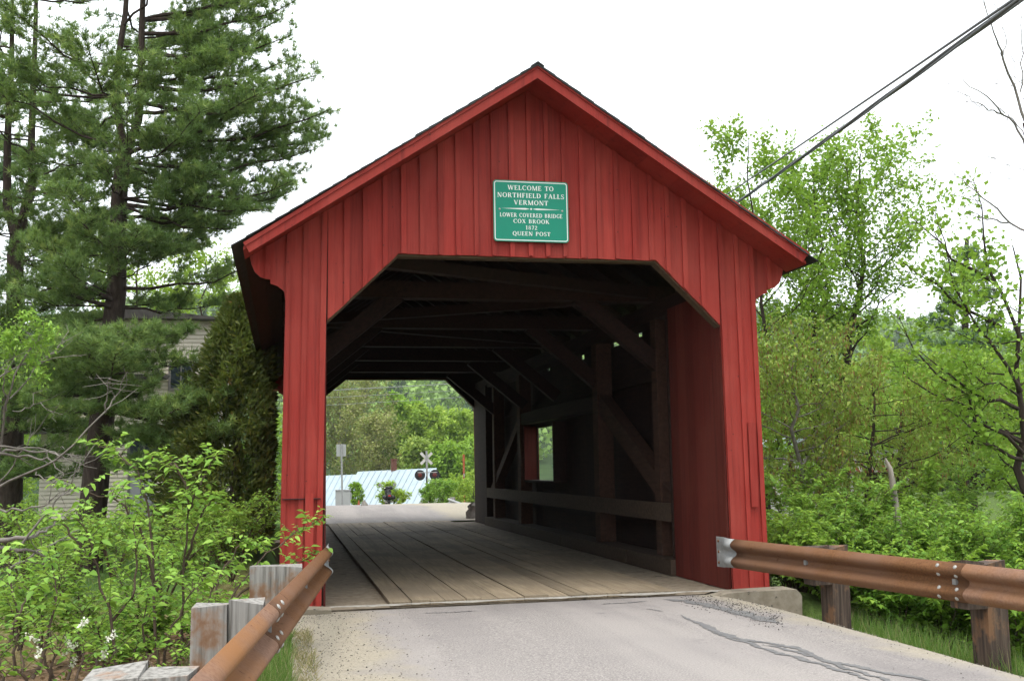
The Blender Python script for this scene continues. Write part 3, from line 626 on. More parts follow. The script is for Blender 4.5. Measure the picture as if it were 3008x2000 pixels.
def gl(ch):
    """roman capitals as quads on a unit-height cell: returns width, list of polygons"""
    Q = []
    def v(x, y0=0, y1=1, w=ST): Q.append([(x-w/2, y0), (x+w/2, y0), (x+w/2, y1), (x-w/2, y1)])
    def h(x0, x1, y, w=TH): Q.append([(x0, y-w/2), (x1, y-w/2), (x1, y+w/2), (x0, y+w/2)])
    def sf(x, y, w=0.30): h(x-w/2, x+w/2, 0.03 if y == 0 else 0.97, 0.06)
    def dg(x0, y0, x1, y1, w=ST): Q.append([(x0-w/2, y0), (x0+w/2, y0), (x1+w/2, y1), (x1-w/2, y1)])
    def arc(cx, cy, rx, ry, a0, a1, ws=ST, wt=TH, n=14):
        A = [math.radians(a0+(a1-a0)*i/n) for i in range(n+1)]
        for p, q in zip(A, A[1:]):
            Q.append([(cx+rx*math.cos(p), cy+ry*math.sin(p)), (cx+rx*math.cos(q), cy+ry*math.sin(q)), (cx+(rx-ws)*math.cos(q), cy+(ry-wt)*math.sin(q)), (cx+(rx-ws)*math.cos(p), cy+(ry-wt)*math.sin(p))])
    w = 0.7
    if ch == 'I': w = 0.36; v(0.18); sf(0.18, 0); sf(0.18, 1)
    elif ch == 'E': w = 0.66; v(0.17); h(0.03, 0.60, 0.04); h(0.03, 0.58, 0.96); h(0.17, 0.46, 0.52); v(0.585, 0, 0.24, 0.06); v(0.56, 0.78, 1, 0.06); v(0.46, 0.42, 0.62, 0.05)
    elif ch == 'F': w = 0.62; v(0.17); sf(0.17, 0); h(0.03, 0.56, 0.96); h(0.17, 0.44, 0.50); v(0.545, 0.76, 1, 0.06); v(0.44, 0.40, 0.60, 0.05)
    elif ch == 'L': w = 0.62; v(0.17); sf(0.17, 1); h(0.03, 0.58, 0.04); v(0.57, 0, 0.26, 0.06)
    elif ch == 'T': w = 0.70; v(0.35); sf(0.35, 0); h(0.02, 0.68, 0.96); v(0.045, 0.74, 1, 0.06); v(0.655, 0.74, 1, 0.06)
    elif ch == 'H': w = 0.84; v(0.17); v(0.67); h(0.17, 0.67, 0.51); [sf(x, y) for x in (0.17, 0.67) for y in (0, 1)]
    elif ch == 'N': w = 0.84; v(0.14, w=0.08); v(0.70, w=0.08); dg(0.64, 0, 0.16, 1, 0.19); sf(0.14, 0, 0.24); sf(0.70, 1, 0.24); sf(0.12, 1, 0.2)
    elif ch == 'M': w = 1.0; v(0.13, w=0.08); v(0.85); dg(0.49, 0.0, 0.16, 1, 0.17); dg(0.49, 0.0, 0.83, 1, 0.09); sf(0.13, 0, 0.24); sf(0.85, 0); sf(0.13, 1, 0.2); sf(0.87, 1, 0.22)
    elif ch == 'W': w = 1.10; dg(0.32, 0, 0.10, 1); dg(0.32, 0, 0.56, 1, 0.08); dg(0.78, 0, 0.53, 1); dg(0.78, 0, 1.0, 1, 0.08); sf(0.10, 1, 0.26); sf(0.55, 1, 0.28); sf(1.0, 1, 0.2)
    elif ch == 'V': w = 0.80; dg(0.40, 0, 0.13, 1); dg(0.40, 0, 0.67, 1, 0.08); sf(0.13, 1, 0.28); sf(0.68, 1, 0.22)
    elif ch == 'A': w = 0.82; dg(0.12, 0, 0.40, 1, 0.08); dg(0.68, 0, 0.40, 1); h(0.22, 0.60, 0.33, 0.07); sf(0.12, 0, 0.22); sf(0.69, 0, 0.28)
    elif ch == 'X': w = 0.80; dg(0.66, 0, 0.15, 1, 0.19); dg(0.13, 0, 0.64, 1, 0.08); sf(0.14, 0, 0.22); sf(0.66, 0, 0.28); sf(0.15, 1, 0.28); sf(0.64, 1, 0.22)
    elif ch == 'K': w = 0.80; v(0.17); sf(0.17, 0); sf(0.17, 1); dg(0.24, 0.46, 0.62, 1, 0.08); dg(0.68, 0, 0.36, 0.62, 0.18); sf(0.68, 0, 0.26); sf(0.62, 1, 0.22)
    elif ch == 'U': w = 0.80; v(0.17, 0.3); v(0.65, 0.3, w=0.08); sf(0.17, 1); sf(0.65, 1, 0.22); arc(0.39, 0.32, 0.305, 0.34, 180, 360, 0.13)
    elif ch == 'O': w = 0.86; arc(0.43, 0.5, 0.41, 0.52, 0, 360, 0.17, 0.085, 28)
    elif ch == 'Q': w = 0.86; arc(0.43, 0.5, 0.41, 0.52, 0, 360, 0.17, 0.085, 28); dg(0.80, -0.20, 0.40, 0.06, 0.18)
    elif ch in 'CG':
        w = 0.78; arc(0.43, 0.5, 0.41, 0.52, 42, 318, 0.17, 0.085, 22); v(0.71, 0.72, 1.0, 0.06)
        if ch == 'G': v(0.66, 0.06, 0.46, 0.15); h(0.52, 0.78, 0.44, 0.06)
    elif ch == 'D': w = 0.84; v(0.17); arc(0.32, 0.5, 0.47, 0.5, -90, 90, 0.17, 0.08); h(0.03, 0.34, 0.04); h(0.03, 0.34, 0.96)
    elif ch == 'P': w = 0.68; v(0.17); sf(0.17, 0); arc(0.32, 0.73, 0.31, 0.27, -90, 90, 0.15, 0.07); h(0.03, 0.34, 0.965, 0.07); h(0.17, 0.34, 0.495, 0.07)
    elif ch == 'R': w = 0.78; v(0.17); sf(0.17, 0); arc(0.32, 0.74, 0.30, 0.26, -90, 90, 0.15, 0.07); h(0.03, 0.34, 0.965, 0.07); h(0.17, 0.34, 0.515, 0.07); dg(0.66, 0, 0.38, 0.52, 0.17); sf(0.68, 0, 0.2)
    elif ch == 'B': w = 0.72; v(0.17); arc(0.32, 0.755, 0.29, 0.245, -90, 90, 0.14, 0.07); arc(0.32, 0.27, 0.34, 0.27, -90, 90, 0.16, 0.07); h(0.03, 0.34, 0.965, 0.07); h(0.17, 0.34, 0.525, 0.06); h(0.03, 0.34, 0.035, 0.07)
    elif ch == 'S': w = 0.60; arc(0.29, 0.745, 0.245, 0.265, 30, 235, 0.11, 0.08); arc(0.31, 0.26, 0.265, 0.27, -150, 60, 0.12, 0.08); dg(0.44, 0.36, 0.14, 0.66, 0.2); v(0.49, 0.74, 1.0, 0.06); v(0.08, 0, 0.24, 0.06)
    elif ch == '1': w = 0.5; v(0.26, w=0.15); sf(0.26, 0); dg(0.10, 0.80, 0.22, 1.0, 0.1)
    elif ch == '8': w = 0.6; arc(0.29, 0.75, 0.22, 0.25, 0, 360, 0.10, 0.07, 20); arc(0.29, 0.27, 0.26, 0.28, 0, 360, 0.12, 0.07, 20)
    elif ch == '7': w = 0.58; h(0.05, 0.54, 0.93, 0.14); dg(0.22, 0, 0.49, 0.93, 0.13)
    elif ch == '2': w = 0.58; arc(0.28, 0.72, 0.23, 0.28, -20, 170, 0.13, 0.08); dg(0.09, 0.08, 0.42, 0.62, 0.12); h(0.05, 0.53, 0.07, 0.13)
    elif ch == ' ': w = 0.42
    return w, Q
def text_line(s, cx, zc, cap, width):
    polys = []; x = 0; sp = 0.10
    for ch in s:
        wd, Q = gl(ch)
        polys += [[(a+x, b) for a, b in q] for q in Q]; x += wd+sp
    x -= sp; k = width/x
    V = []; F = []
    for q in polys:
        i = len(V); V += [(cx+(a-x/2)*k, -0.0540-0.00001*(len(F) % 40), zc+(b-0.5)*cap) for a, b in q]; F.append((i, i+1, i+2, i+3))
    return mesh('lettering', V, F, 'sign_white', SG)
u = 0.807/1465; uz = 0.65/1225; zt = lambda y: sz1-(y-205)*uz; cx = (sx0+sx1)/2
for s, y, wd, cap in (('WELCOME TO', 350, 895, 92), ('NORTHFIELD FALLS', 503, 1305, 92), ('VERMONT', 645, 670, 92), ('LOWER COVERED BRIDGE', 900, 1220, 80), ('COX BROOK', 1020, 700, 80), ('1872', 1147, 230, 78), ('QUEEN POST', 1268, 735, 80)):
    text_line(s, cx, zt(y), cap*uz, wd*u)
z = zt(772)
mesh('rule', [(cx-575*u, -0.0536, z), (cx-110*u, -0.0536, z-0.0085), (cx-25*u, -0.0536, z), (cx-110*u, -0.0536, z+0.0085), (cx+575*u, -0.0536, z), (cx+110*u, -0.0536, z-0.0085), (cx+25*u, -0.0536, z), (cx+110*u, -0.0536, z+0.0085)], [(0, 1, 2, 3), (4, 7, 6, 5)], 'sign_white', SG)
MB().lathe((cx, -0.0530, z), (0, -1, 0), [(0, 0.010), (0.001, 0.010)], 12).build('rule_dot', 'sign_white', SG)
for x in (-1, 1):
    MB().lathe((cx+x*610*u, -0.0525, z-0.010), (0, -1, 0), [(0, 0.012), (0.003, 0.011), (0.006, 0.006)], 10).build('bolt', 'bolt', SG)

# ------------------------------------------------------------------ guard rails
def wprofile(h=0.29, d=0.083):
    """W-beam section: (outward, up)"""
    z = np.array([-0.5, -0.46, -0.36, -0.24, -0.14, -0.07, 0, 0.07, 0.14, 0.24, 0.36, 0.46, 0.5])*h
    o = np.array([0.30, 0.15, 0.95, 1.0, 0.55, 0.10, 0.0, 0.10, 0.55, 1.0, 0.95, 0.15, 0.30])*d
    o[0] = 0.25*d; o[1] = 0.45*d; o[-1] = 0.25*d; o[-2] = 0.45*d
    # finer, rounder
    t = np.linspace(0, 1, 33); ti = np.linspace(0, 1, 13)
    zz = np.interp(t, ti, z); oo = np.interp(t, ti, o); oo = np.convolve(np.pad(oo, 2, 'edge'), np.array([1, 2, 3, 2, 1])/9, 'valid')
    return oo, zz
def wbeam(path, side, off=0.0, h=0.29):
    """path: list of centre points; side: horizontal unit direction of the bulges"""
    p = np.array(path, float); o, zz = wprofile(h); n = len(o); V = []; 
    for q in p:
        for t in (0.0, 0.0035):
            V += [(q[0]+side[0]*(a+off+t), q[1]+side[1]*(a+off+t), q[2]+b) for a, b in zip(o, zz)]
    k = 2*n; F = []
    for i in range(len(p)-1):
        for j in range(n-1):
            a = i*k+j; F += [(a, a+1, a+k+1, a+k), (a+n, a+n+k, a+n+k+1, a+n+1)]
        for j in (0, n-1): a = i*k+j; F.append((a, a+n, a+n+k, a+k) if j else (a, a+k, a+n+k, a+n))
    e = (len(p)-1)*k
    for b0 in (0, e):
        F += [(b0+j, b0+n+j, b0+n+j+1, b0+j+1) for j in range(n-1)]
    return V, F
def guard_rail(label, A, B, side, joint, posts, dark, name_post):
    """A end at the bridge, B far end towards the viewer, both rail centre points"""
    A = np.array(A, float); B = np.array(B, float); d = unit(B-A); sd2 = np.array(side, float); sd2 -= d[:2]*(sd2@d[:2]); sd2 /= np.linalg.norm(sd2)
    G = tag(empty('guard_rail', (A[0], A[1], 0)), label, 'guard rail')
    L = np.linalg.norm(B-A); pt = lambda s: A+d*s
    r = np.random.default_rng(int(joint*100))
    secs = [(0.16, joint+0.16, 0.004, 'rust'), (joint-0.16, min(joint+3.97, L), 0.0, 'rust_pale')]
    if joint+3.97 < L: secs.append((joint+3.65, L, 0.004, 'rust'))
    for s0, s1, off, mt in secs:
        V, F = wbeam([pt(s) for s in np.linspace(s0, s1, 12)], sd2, off)
        rs = mesh('rail_section', V, F, mt, G, smooth=True)
        for jj in (joint,):
            if s0 < jj < s1 and off > 0:
                for ds in (-0.09, 0.09):
                    for zz in (-0.115, -0.05, 0.05, 0.115):
                        o, zs = wprofile(); oo = np.interp(zz, zs, o)+0.008
                        c = pt(jj+ds); c = np.array([c[0]+sd2[0]*oo, c[1]+sd2[1]*oo, c[2]+zz])
                        MB().lathe(c, (sd2[0], sd2[1], 0.6 if zz in (0.115, -0.05) else -0.6 if zz != 0 else 0), [(0, 0.017), (0.006, 0.015), (0.010, 0.006)], 10).build('bolt', 'bolt', rs)
    # flared end shoe in bare galvanised steel
    V, F = wbeam([pt(0.20), pt(0.10)], sd2, 0.008); 
    o, zz = wprofile(); n = len(o); q = pt(-0.02)
    flat = [(q[0]+sd2[0]*(0.03+t), q[1]+sd2[1]*(0.03+t), q[2]+b*1.06) for t in (0.0, 0.004) for b in zz]
    q2 = pt(-0.14); flat2 = [(q2[0]+sd2[0]*(0.03+t), q2[1]+sd2[1]*(0.03+t), q2[2]+b*1.06) for t in (0.0, 0.004) for b in zz]
    V = V+flat+flat2; k = 2*n
    for i in (1, 2):
        for j in range(n-1):
            a = i*k+j; F += [(a, a+1, a+k+1, a+k), (a+n, a+n+k, a+n+k+1, a+n+1)]
        for j in (0, n-1): a = i*k+j; F.append((a, a+n, a+n+k, a+k))
    sh = mesh('end_shoe', V, F, 'galv', G, smooth=True)
    for zz2 in (-0.11, 0.0, 0.11):
        c = pt(-0.10); MB().lathe((c[0]+sd2[0]*0.033, c[1]+sd2[1]*0.033, c[2]+zz2), (sd2[0], sd2[1], 0), [(0, 0.014), (0.008, 0.013), (0.012, 0.005)], 8).build('bolt', 'rust', sh)
    # posts, each with a block between post and rail
    for i, s in enumerate(posts):
        c = pt(s); back = -sd2; g = float(gz(c[0]+back[0]*0.3, c[1]+back[1]*0.3))
        top = c[2]+0.135+0.02*r.random(); f2 = d[:2]
        def blk(o0, o1, hw, z0, z1, sk):
            V = []
            for z in (z0, z1):
                for oo, ss in ((o0, -hw), (o1, -hw), (o1, hw), (o0, hw)):
                    e = 0.005*r.normal(size=2)
                    V.append((c[0]+back[0]*oo+f2[0]*ss+e[0], c[1]+back[1]*oo+f2[1]*ss+e[1], z+(sk*(oo-o0)+0.012*r.normal() if z == z1 else 0)))
            return MB().add(V, [(0, 1, 2, 3), (4, 7, 6, 5), (0, 4, 5, 1), (1, 5, 6, 2), (2, 6, 7, 3), (3, 7, 4, 0)])
        mb = blk(0.012, 0.185, 0.085, c[2]-0.20, top, -0.02)
        ps = blk(0.190, 0.385, 0.088, g-0.5, top-0.005, 0.01).build('post', name_post, G)
        bl = mb.build('block', name_post, G)
        q = (c[0]+sd2[0]*0.008, c[1]+sd2[1]*0.008, c[2])
        MB().box((q[0]-0.022, q[1]-0.022, q[2]-0.022), (q[0]+0.022, q[1]+0.022, q[2]+0.022)).build('post_bolt', 'galv', G)
    return G
cz_ = 0.465
guard_rail('rusty steel guard rail with weathered grey wooden posts left of the road', (-2.13, -0.42, 0.480), (-3.45, -12.4, 0.480), (1, 0.1), 4.15, [2.05, 4.20, 6.20, 8.15, 10.1], False, 'post_wood')
guard_rail('rusty steel guard rail with dark wooden posts right of the road', (1.975, -0.20, 0.415), (3.35, -8.7, 0.400), (-1, 0.1), 3.15, [1.35, 3.18, 5.1, 7.0], True, 'post_dark')

# ------------------------------------------------------------------ vegetation builders
def emit(name, mat, parent, parts, rng, tint=None, tlo=0.0, thi=1.0):
    """parts: list of (V, faces, leafidx) with common face arity list"""
    V = np.concatenate([p[0] for p in parts]); off = np.cumsum([0]+[len(p[0]) for p in parts[:-1]])
    nf = len(parts[0][1]); F = [np.concatenate([p[1][k]+o for p, o in zip(parts, off)]) for k in range(nf)]
    tv = np.concatenate([(tlo+(thi-tlo)*rng.random(p[2].max()+1))[p[2]] if tint is None else tint for p in parts])
    return npmesh(name, V, F, mat, parent, tint=tv)
def pine(label, stems, r0, limbs, zr, lenf, seed, mat, needles=18, wh=0.44, per=4.0, extra=None, group=None, ndl=(0.09, 0.16), nw=0.0135):
    """stems: list of polylines (first = main trunk); lenf(z) = branch length"""
    rng = np.random.default_rng(seed); st = [np.array(s, float) for s in stems]
    T = tag(empty('pine_tree', tuple(st[0][0])), label, 'tree', group)
    wd = Wood(); tw = []                                # tw: (pos, dir)
    for i, s in enumerate(st):
        q, _ = along(s, np.linspace(0, 0.999, 22)); z0 = st[0][0][2]; 
        rad = np.maximum(0.02, r0*(1-(q[:, 2]-z0)/15.5)*(1.0 if i == 0 else 0.62))
        if i == 0: rad[:2] *= np.array([1.25, 1.08])
        wd.add(q, rad, 12 if i == 0 else 9)
    trunk = wd.build('trunk', 'bark', T)
    wd = Wood()
    def branch(a, b, fol=0.22, rb=None):
        a = np.array(a); b = np.array(b); L = np.linalg.norm(b-a)
        n = 8; t = np.linspace(0, 1, n)[:, None]; p = a+(b-a)*t; p += rng.normal(size=(n, 3))*0.018*L*np.sin(t*math.pi)
        p[:, 2] += L*(-0.05*np.sin(t[:, 0]*math.pi)+0.05*t[:, 0]**3)
        rb = rb or 0.008+0.0062*L
        wd.add(p, rb*(1-t[:, 0]*0.88), 6)
        ns = int(5+L*5.6); ts = np.sort(fol+(1-fol)*rng.random(ns)); q, dd = along(p, ts)
        for j in range(ns):
            side = 1 if j % 2 else -1
            h = np.array([-dd[j][1], dd[j][0], 0])*side; l = (0.16+0.30*L*(1.08-ts[j])*(0.5+0.7*rng.random()))
            l = min(l*1.15, 1.4); e = unit(dd[j]*0.75+h*(0.65+0.4*rng.random())+np.array([0, 0, 0.10+0.28*rng.random()])+0.12*rng.normal(size=3))
            pp = q[j]+e*l*np.linspace(0, 1, 4)[:, None]; pp[:, 2] += 0.10*l*np.linspace(0, 1, 4)**2
            wd.add(pp, np.array([0.006, 0.005, 0.004, 0.002]), 3)
            k = int(3+l*14); u = 0.22+0.78*rng.random(k); u[0] = 1.0
            tw.append((pp[0]+(pp[-1]-pp[0])*u[:, None]+rng.normal(size=(k, 3))*np.array([0.06, 0.06, 0.045])+np.array([0, 0, 0.02]), np.tile(e, (k, 1))))
        k = int(3+L*2.2); u = 0.6+0.4*rng.random(k); q, dd = along(p, u*0.999); tw.append((q, dd))
    lo, hi = zr; z = lo
    while z < hi:
        for _ in range(int(per)+(rng.random() < per % 1)):
            s = st[rng.integers(len(st))] if len(st) > 1 else st[0]
            zz = z+rng.normal()*0.09
            if not (s[0][2] < zz < s[-1][2]): 
                s = st[0]
                if zz > s[-1][2]: continue
            i = np.searchsorted(s[:, 2], zz); i = min(max(i, 1), len(s)-1); f = (zz-s[i-1][2])/max(s[i][2]-s[i-1][2], 1e-6); a = s[i-1]*(1-f)+s[i]*f
            az = rng.random()*2*math.pi; L = lenf(zz)*(0.55+0.5*rng.random())
            el = np.interp(zz, [0, 3, 6, 9, 13], [-0.18, -0.02, 0.12, 0.28, 0.5])+0.12*rng.normal()
            branch(a, a+L*np.array([math.cos(az)*math.cos(el), math.sin(az)*math.cos(el), math.sin(el)]))
        z += wh*(0.8+0.4*rng.random())
    for a, b, fol in limbs: branch(a, b, fol*0.5, 0.012+0.0105*np.linalg.norm(np.array(b)-np.array(a)))
    if extra: extra(wd)
    wd.build('branches', 'bark', T)
    pos = np.concatenate([q[0] for q in tw]); dd = np.concatenate([q[1] for q in tw])
    N = len(pos); ti = np.clip(0.45+0.22*rng.normal(size=N), 0, 1)
    pos = np.repeat(pos, needles, 0); dd = np.repeat(dd, needles, 0); M = len(pos)
    d = unit(unit(dd)*0.55+np.array([0, 0, 0.38])+0.62*rng.normal(size=(M, 3))); L = ndl[0]+(ndl[1]-ndl[0])*rng.random(M)
    V, F, idx = leaves(rng, pos+rng.normal(size=(M, 3))*0.012, d, rdir(rng, M), L, nw, 't')
    tv = np.clip(np.repeat(ti, needles)+0.15*rng.normal(size=M), 0, 1)[idx]
    npmesh('crown', V, F, mat, T, tint=tv)
    return T
def broadleaf(label, base, top, r0, rad, cb, nb, ns, nl, leafL, mat, seed, up=0.5, bark='bark', lw=0.62, sig=0.13, group=None, cat='tree', name='broadleaf_tree', kind='d', limbs=(), catkin=0, droop=0.15, prof=None, trunk_n=8, dens=2.6):
    rng = np.random.default_rng(seed); base = np.array(base, float); top = np.array(top, float); H = np.linalg.norm(top-base)
    T = tag(empty(name, tuple(base)), label, cat, group)
    wd = Wood(); n = 12; t = np.linspace(0, 1, n)[:, None]
    p = base+(top-base)*t+rng.normal(size=(n, 3))*0.012*H*np.minimum(1, t*3); p[:, 2] = base[2]+(top[2]-base[2])*t[:, 0]
    wd.add(p, r0*(1-0.93*t[:, 0])+0.003, trunk_n); wd.build('trunk', bark, T)
    wd = Wood(); LP = []; LD = []
    prof = prof or (lambda u: math.sin(math.pi*min(1, 0.12+0.80*u))**0.8)
    jobs = []
    for i in range(nb):
        u = (i+rng.random())/nb; s = cb+(1-cb)*u*0.97; a, dt = along(p, np.array([s])); a = a[0]; dt = dt[0]
        az = i*2.399+rng.normal()*0.4; L = rad*prof(u)*(0.7+0.5*rng.random())
        e = np.array([math.cos(az), math.sin(az), up*(0.6+0.8*rng.random())])
        jobs.append((a, a+unit(e)*L*math.sqrt(1+up*up*0.5), r0*0.5*(1-s)+0.004))
    for a, b in limbs: jobs.append((np.array(a, float), np.array(b, float), r0*0.5))
    for a, b, rb in jobs:
        L = np.linalg.norm(b-a); q = curve(a, b, rng, 0.03, 7, -0.06 if up > 0.3 else 0.05); wd.add(q, rb*0.8*(1-0.85*np.linspace(0, 1, 7)), 5)
        nn = max(3, int(ns*1.25*(0.5+0.5*L/rad))); ts = 0.22+0.78*rng.random(nn); c, dd = along(q, ts*0.999)
        for j in range(nn):
            l = (0.10+0.42*L*(1.1-ts[j]))*(0.5+0.7*rng.random()); e = unit(dd[j]*0.8+rdir(rng, 1)[0]*0.75+np.array([0, 0, 0.25*up]))
            pp = c[j]+e*l*np.linspace(0, 1, 4)[:, None]; pp[:, 2] += (0.12*up-droop*0.4)*l*np.linspace(0, 1, 4)**2
            wd.add(pp, np.array([0.4, 0.3, 0.2, 0.12])*rb*0.35+0.0015, 3)
            k = max(2, int(dens*nl*(0.4+0.6*l/(0.3*rad+0.1)))); u = 0.15+0.85*rng.random(k)
            LP.append(pp[0]+(pp[-1]-pp[0])*u[:, None]+rng.normal(size=(k, 3))*sig*min(1.0, 0.4+l)); LD.append(np.tile(e, (k, 1)))
    wd.build('branches', bark, T)
    pos = np.concatenate(LP); dd = np.concatenate(LD); N = len(pos)
    d = unit(dd*0.5+rng.normal(size=(N, 3))*0.75+np.array([0, 0, -droop])); nrm = unit(rng.normal(size=(N, 3))*0.55+np.array([0, 0, 1.0]))
    L = leafL*(0.65+0.6*rng.random(N)); V, F, idx = leaves(rng, pos, d, nrm, L, L*lw, kind, droop)
    big = 0.5+0.5*np.sin(pos[:, 0]*1.7+seed)*np.sin(pos[:, 2]*1.3+pos[:, 1]); tv = np.clip(0.25*big+0.75*rng.random(N)*0.9+0.05, 0, 1)
    npmesh('crown', V, F, mat, T, tint=tv[idx])
    if catkin:
        k = rng.choice(N, catkin); c = pos[k]; L = 0.05+0.05*rng.random(catkin)
        V, F, idx = leaves(rng, c, np.array([[0, 0, -1.0]])+0.15*rng.normal(size=(catkin, 3)), rdir(rng, catkin, 0.1), L, 0.014, 'd', 0)
        npmesh('catkins', V, F, 'catkin', T, tint=rng.random(catkin)[idx])
    return T
def leafy_shrub(label, stems, seed, mat='young', leafL=0.078, lw=0.52, twig=0.30, tw_n=9, per=11, flower=0, group='leafy shrubs on the left bank', rstem=0.012, name='shrub', kind='6', cat='shrub'):
    """stems: polylines; twigs along the upper part carry paired drooping leaves"""
    rng = np.random.default_rng(seed); T = tag(empty(name, tuple(np.array(stems[0][0], float))), label, cat, group)
    wd = Wood(); LP = []; LD = []; tips = []
    for s in stems:
        s = np.array(s, float); q, _ = along(s, np.linspace(0, 0.999, 12)); q = q+rng.normal(size=q.shape)*0.008; L = np.linalg.norm(np.diff(q, axis=0), axis=1).sum()
        wd.add(q, rstem*(1-0.85*np.linspace(0, 1, 12)), 5)
        n = max(4, int(tw_n*1.7*L)); ts = np.sort(0.22+0.76*rng.random(n)); c, dd = along(q, ts)
        tw = [(q[-4], q[-1])]
        for j in range(n):
            az = j*2.4+rng.normal()*0.5; e = unit(np.array([math.cos(az), math.sin(az), 0.35+0.3*rng.random()])+0.5*dd[j]); l = twig*(0.45+0.75*rng.random())*(1.15-0.5*ts[j])
            tw.append((c[j], c[j]+e*l))
        for a, b in tw:
            l = np.linalg.norm(b-a); pp = a+(b-a)*np.linspace(0, 1, 5)[:, None]; pp[:, 2] -= 0.10*l*np.linspace(0, 1, 5)**2
            wd.add(pp, 0.0030-0.0018*np.linspace(0, 1, 5), 3); tips.append(pp[-1])
            k = max(4, int(per*1.15*l/0.3)); u = np.linspace(0.18, 1, k); cc, de = along(pp, u*0.999); de = de+0
            hs = np.stack([-de[:, 1], de[:, 0], 0*de[:, 0]], 1)*np.where(np.arange(k) % 2, 1, -1)[:, None]
            LP.append(cc); LD.append(de*0.55+hs*0.9+np.array([0, 0, -0.28])+0.22*rng.normal(size=(k, 3)))
    wd.build('stems', 'twig', T)
    pos = np.concatenate(LP); d = unit(np.concatenate(LD)); N = len(pos); nrm = unit(rng.normal(size=(N, 3))*0.35+np.array([0, 0, 1.0]))
    L = leafL*(0.40+0.80*rng.random(N)); V, F, idx = leaves(rng, pos, d, nrm, L, L*lw*(0.85+0.3*rng.random(N)), kind, 0.22)
    npmesh('foliage', V, F, mat, T, tint=np.clip(rng.random(N)**1.2, 0, 1)[idx])
    if flower:
        tp = np.array(tips); k = rng.choice(len(tp), min(flower, len(tp)), replace=False)
        for c in tp[k]:
            ax = unit(np.array([rng.normal()*0.6, rng.normal()*0.6, 0.8])); m_ = 46; u = rng.random(m_)
            fp = c+ax*u[:, None]*0.075+rdir(rng, m_)*0.014
            V, F, idx = leaves(rng, fp, rdir(rng, m_), rdir(rng, m_), 0.014, 0.013, 'd', 0)
            npmesh('flower_spike', V, F, 'blossom', T, tint=rng.random(m_)[idx])
    return T
def blades(name, label, pts, seed, h=(0.10, 0.28), mat='grass', wd=0.007, lean=0.35):
    rng = np.random.default_rng(seed); N = len(pts); d = unit(np.array([0, 0, 1.0])+rng.normal(size=(N, 3))*np.array([lean, lean, 0.05])); L = h[0]+(h[1]-h[0])*rng.random(N)**1.6
    V, F, idx = leaves(rng, pts, d, rdir(rng, N, 0.1), L, wd, 't'); 
    return tag(npmesh(name, V, F, mat, None, tint=rng.random(N)[idx]), label, 'grass', kind='stuff')
def on_ground(x, y, dz=0.0): return np.stack([x, y, gz(x, y)+dz], -1)

# ------------------------------------------------------------------ left: pines, cedar, house behind
t1 = 20.0
S0 = [P(248, 1760, t1), P(262, 1600, t1), P(292, 1300, t1), P(320, 1050, t1), P(343, 850, t1), P(345, 700, t1), P(352, 560, t1), P(368, 430, t1)]
SA = [P(366, 445, t1), P(345, 330, t1), P(340, 240, t1+.1), P(352, 140, t1+.1), P(368, 40, t1+.2), P(378, -120, t1+.2), P(384, -330, t1+.2)]
SB = [P(372, 450, t1), P(408, 350, t1-.1), P(414, 220, t1-.2), P(416, 80, t1-.2), P(424, -100, t1-.3), P(430, -360, t1-.3)]
def stub(wd):
    a = P(305, 735, t1-0.1); b = P(200, 622, t1-0.6); wd.add(np.array([a, (a*0.5+b*0.5)+np.array([0, 0, .03]), b]), np.array([0.065, 0.055, 0.04]), 7)
    for q in ([P(330, 880, t1-.2), P(240, 840, t1-.5), P(180, 838, t1-.8), P(120, 855, t1-1)], [P(325, 900, t1-.2), P(250, 880, t1-.4), P(175, 860, t1-.6)]):
        wd.add(np.array(q), np.array([0.05, 0.035, 0.025, 0.012])[:len(q)], 5)
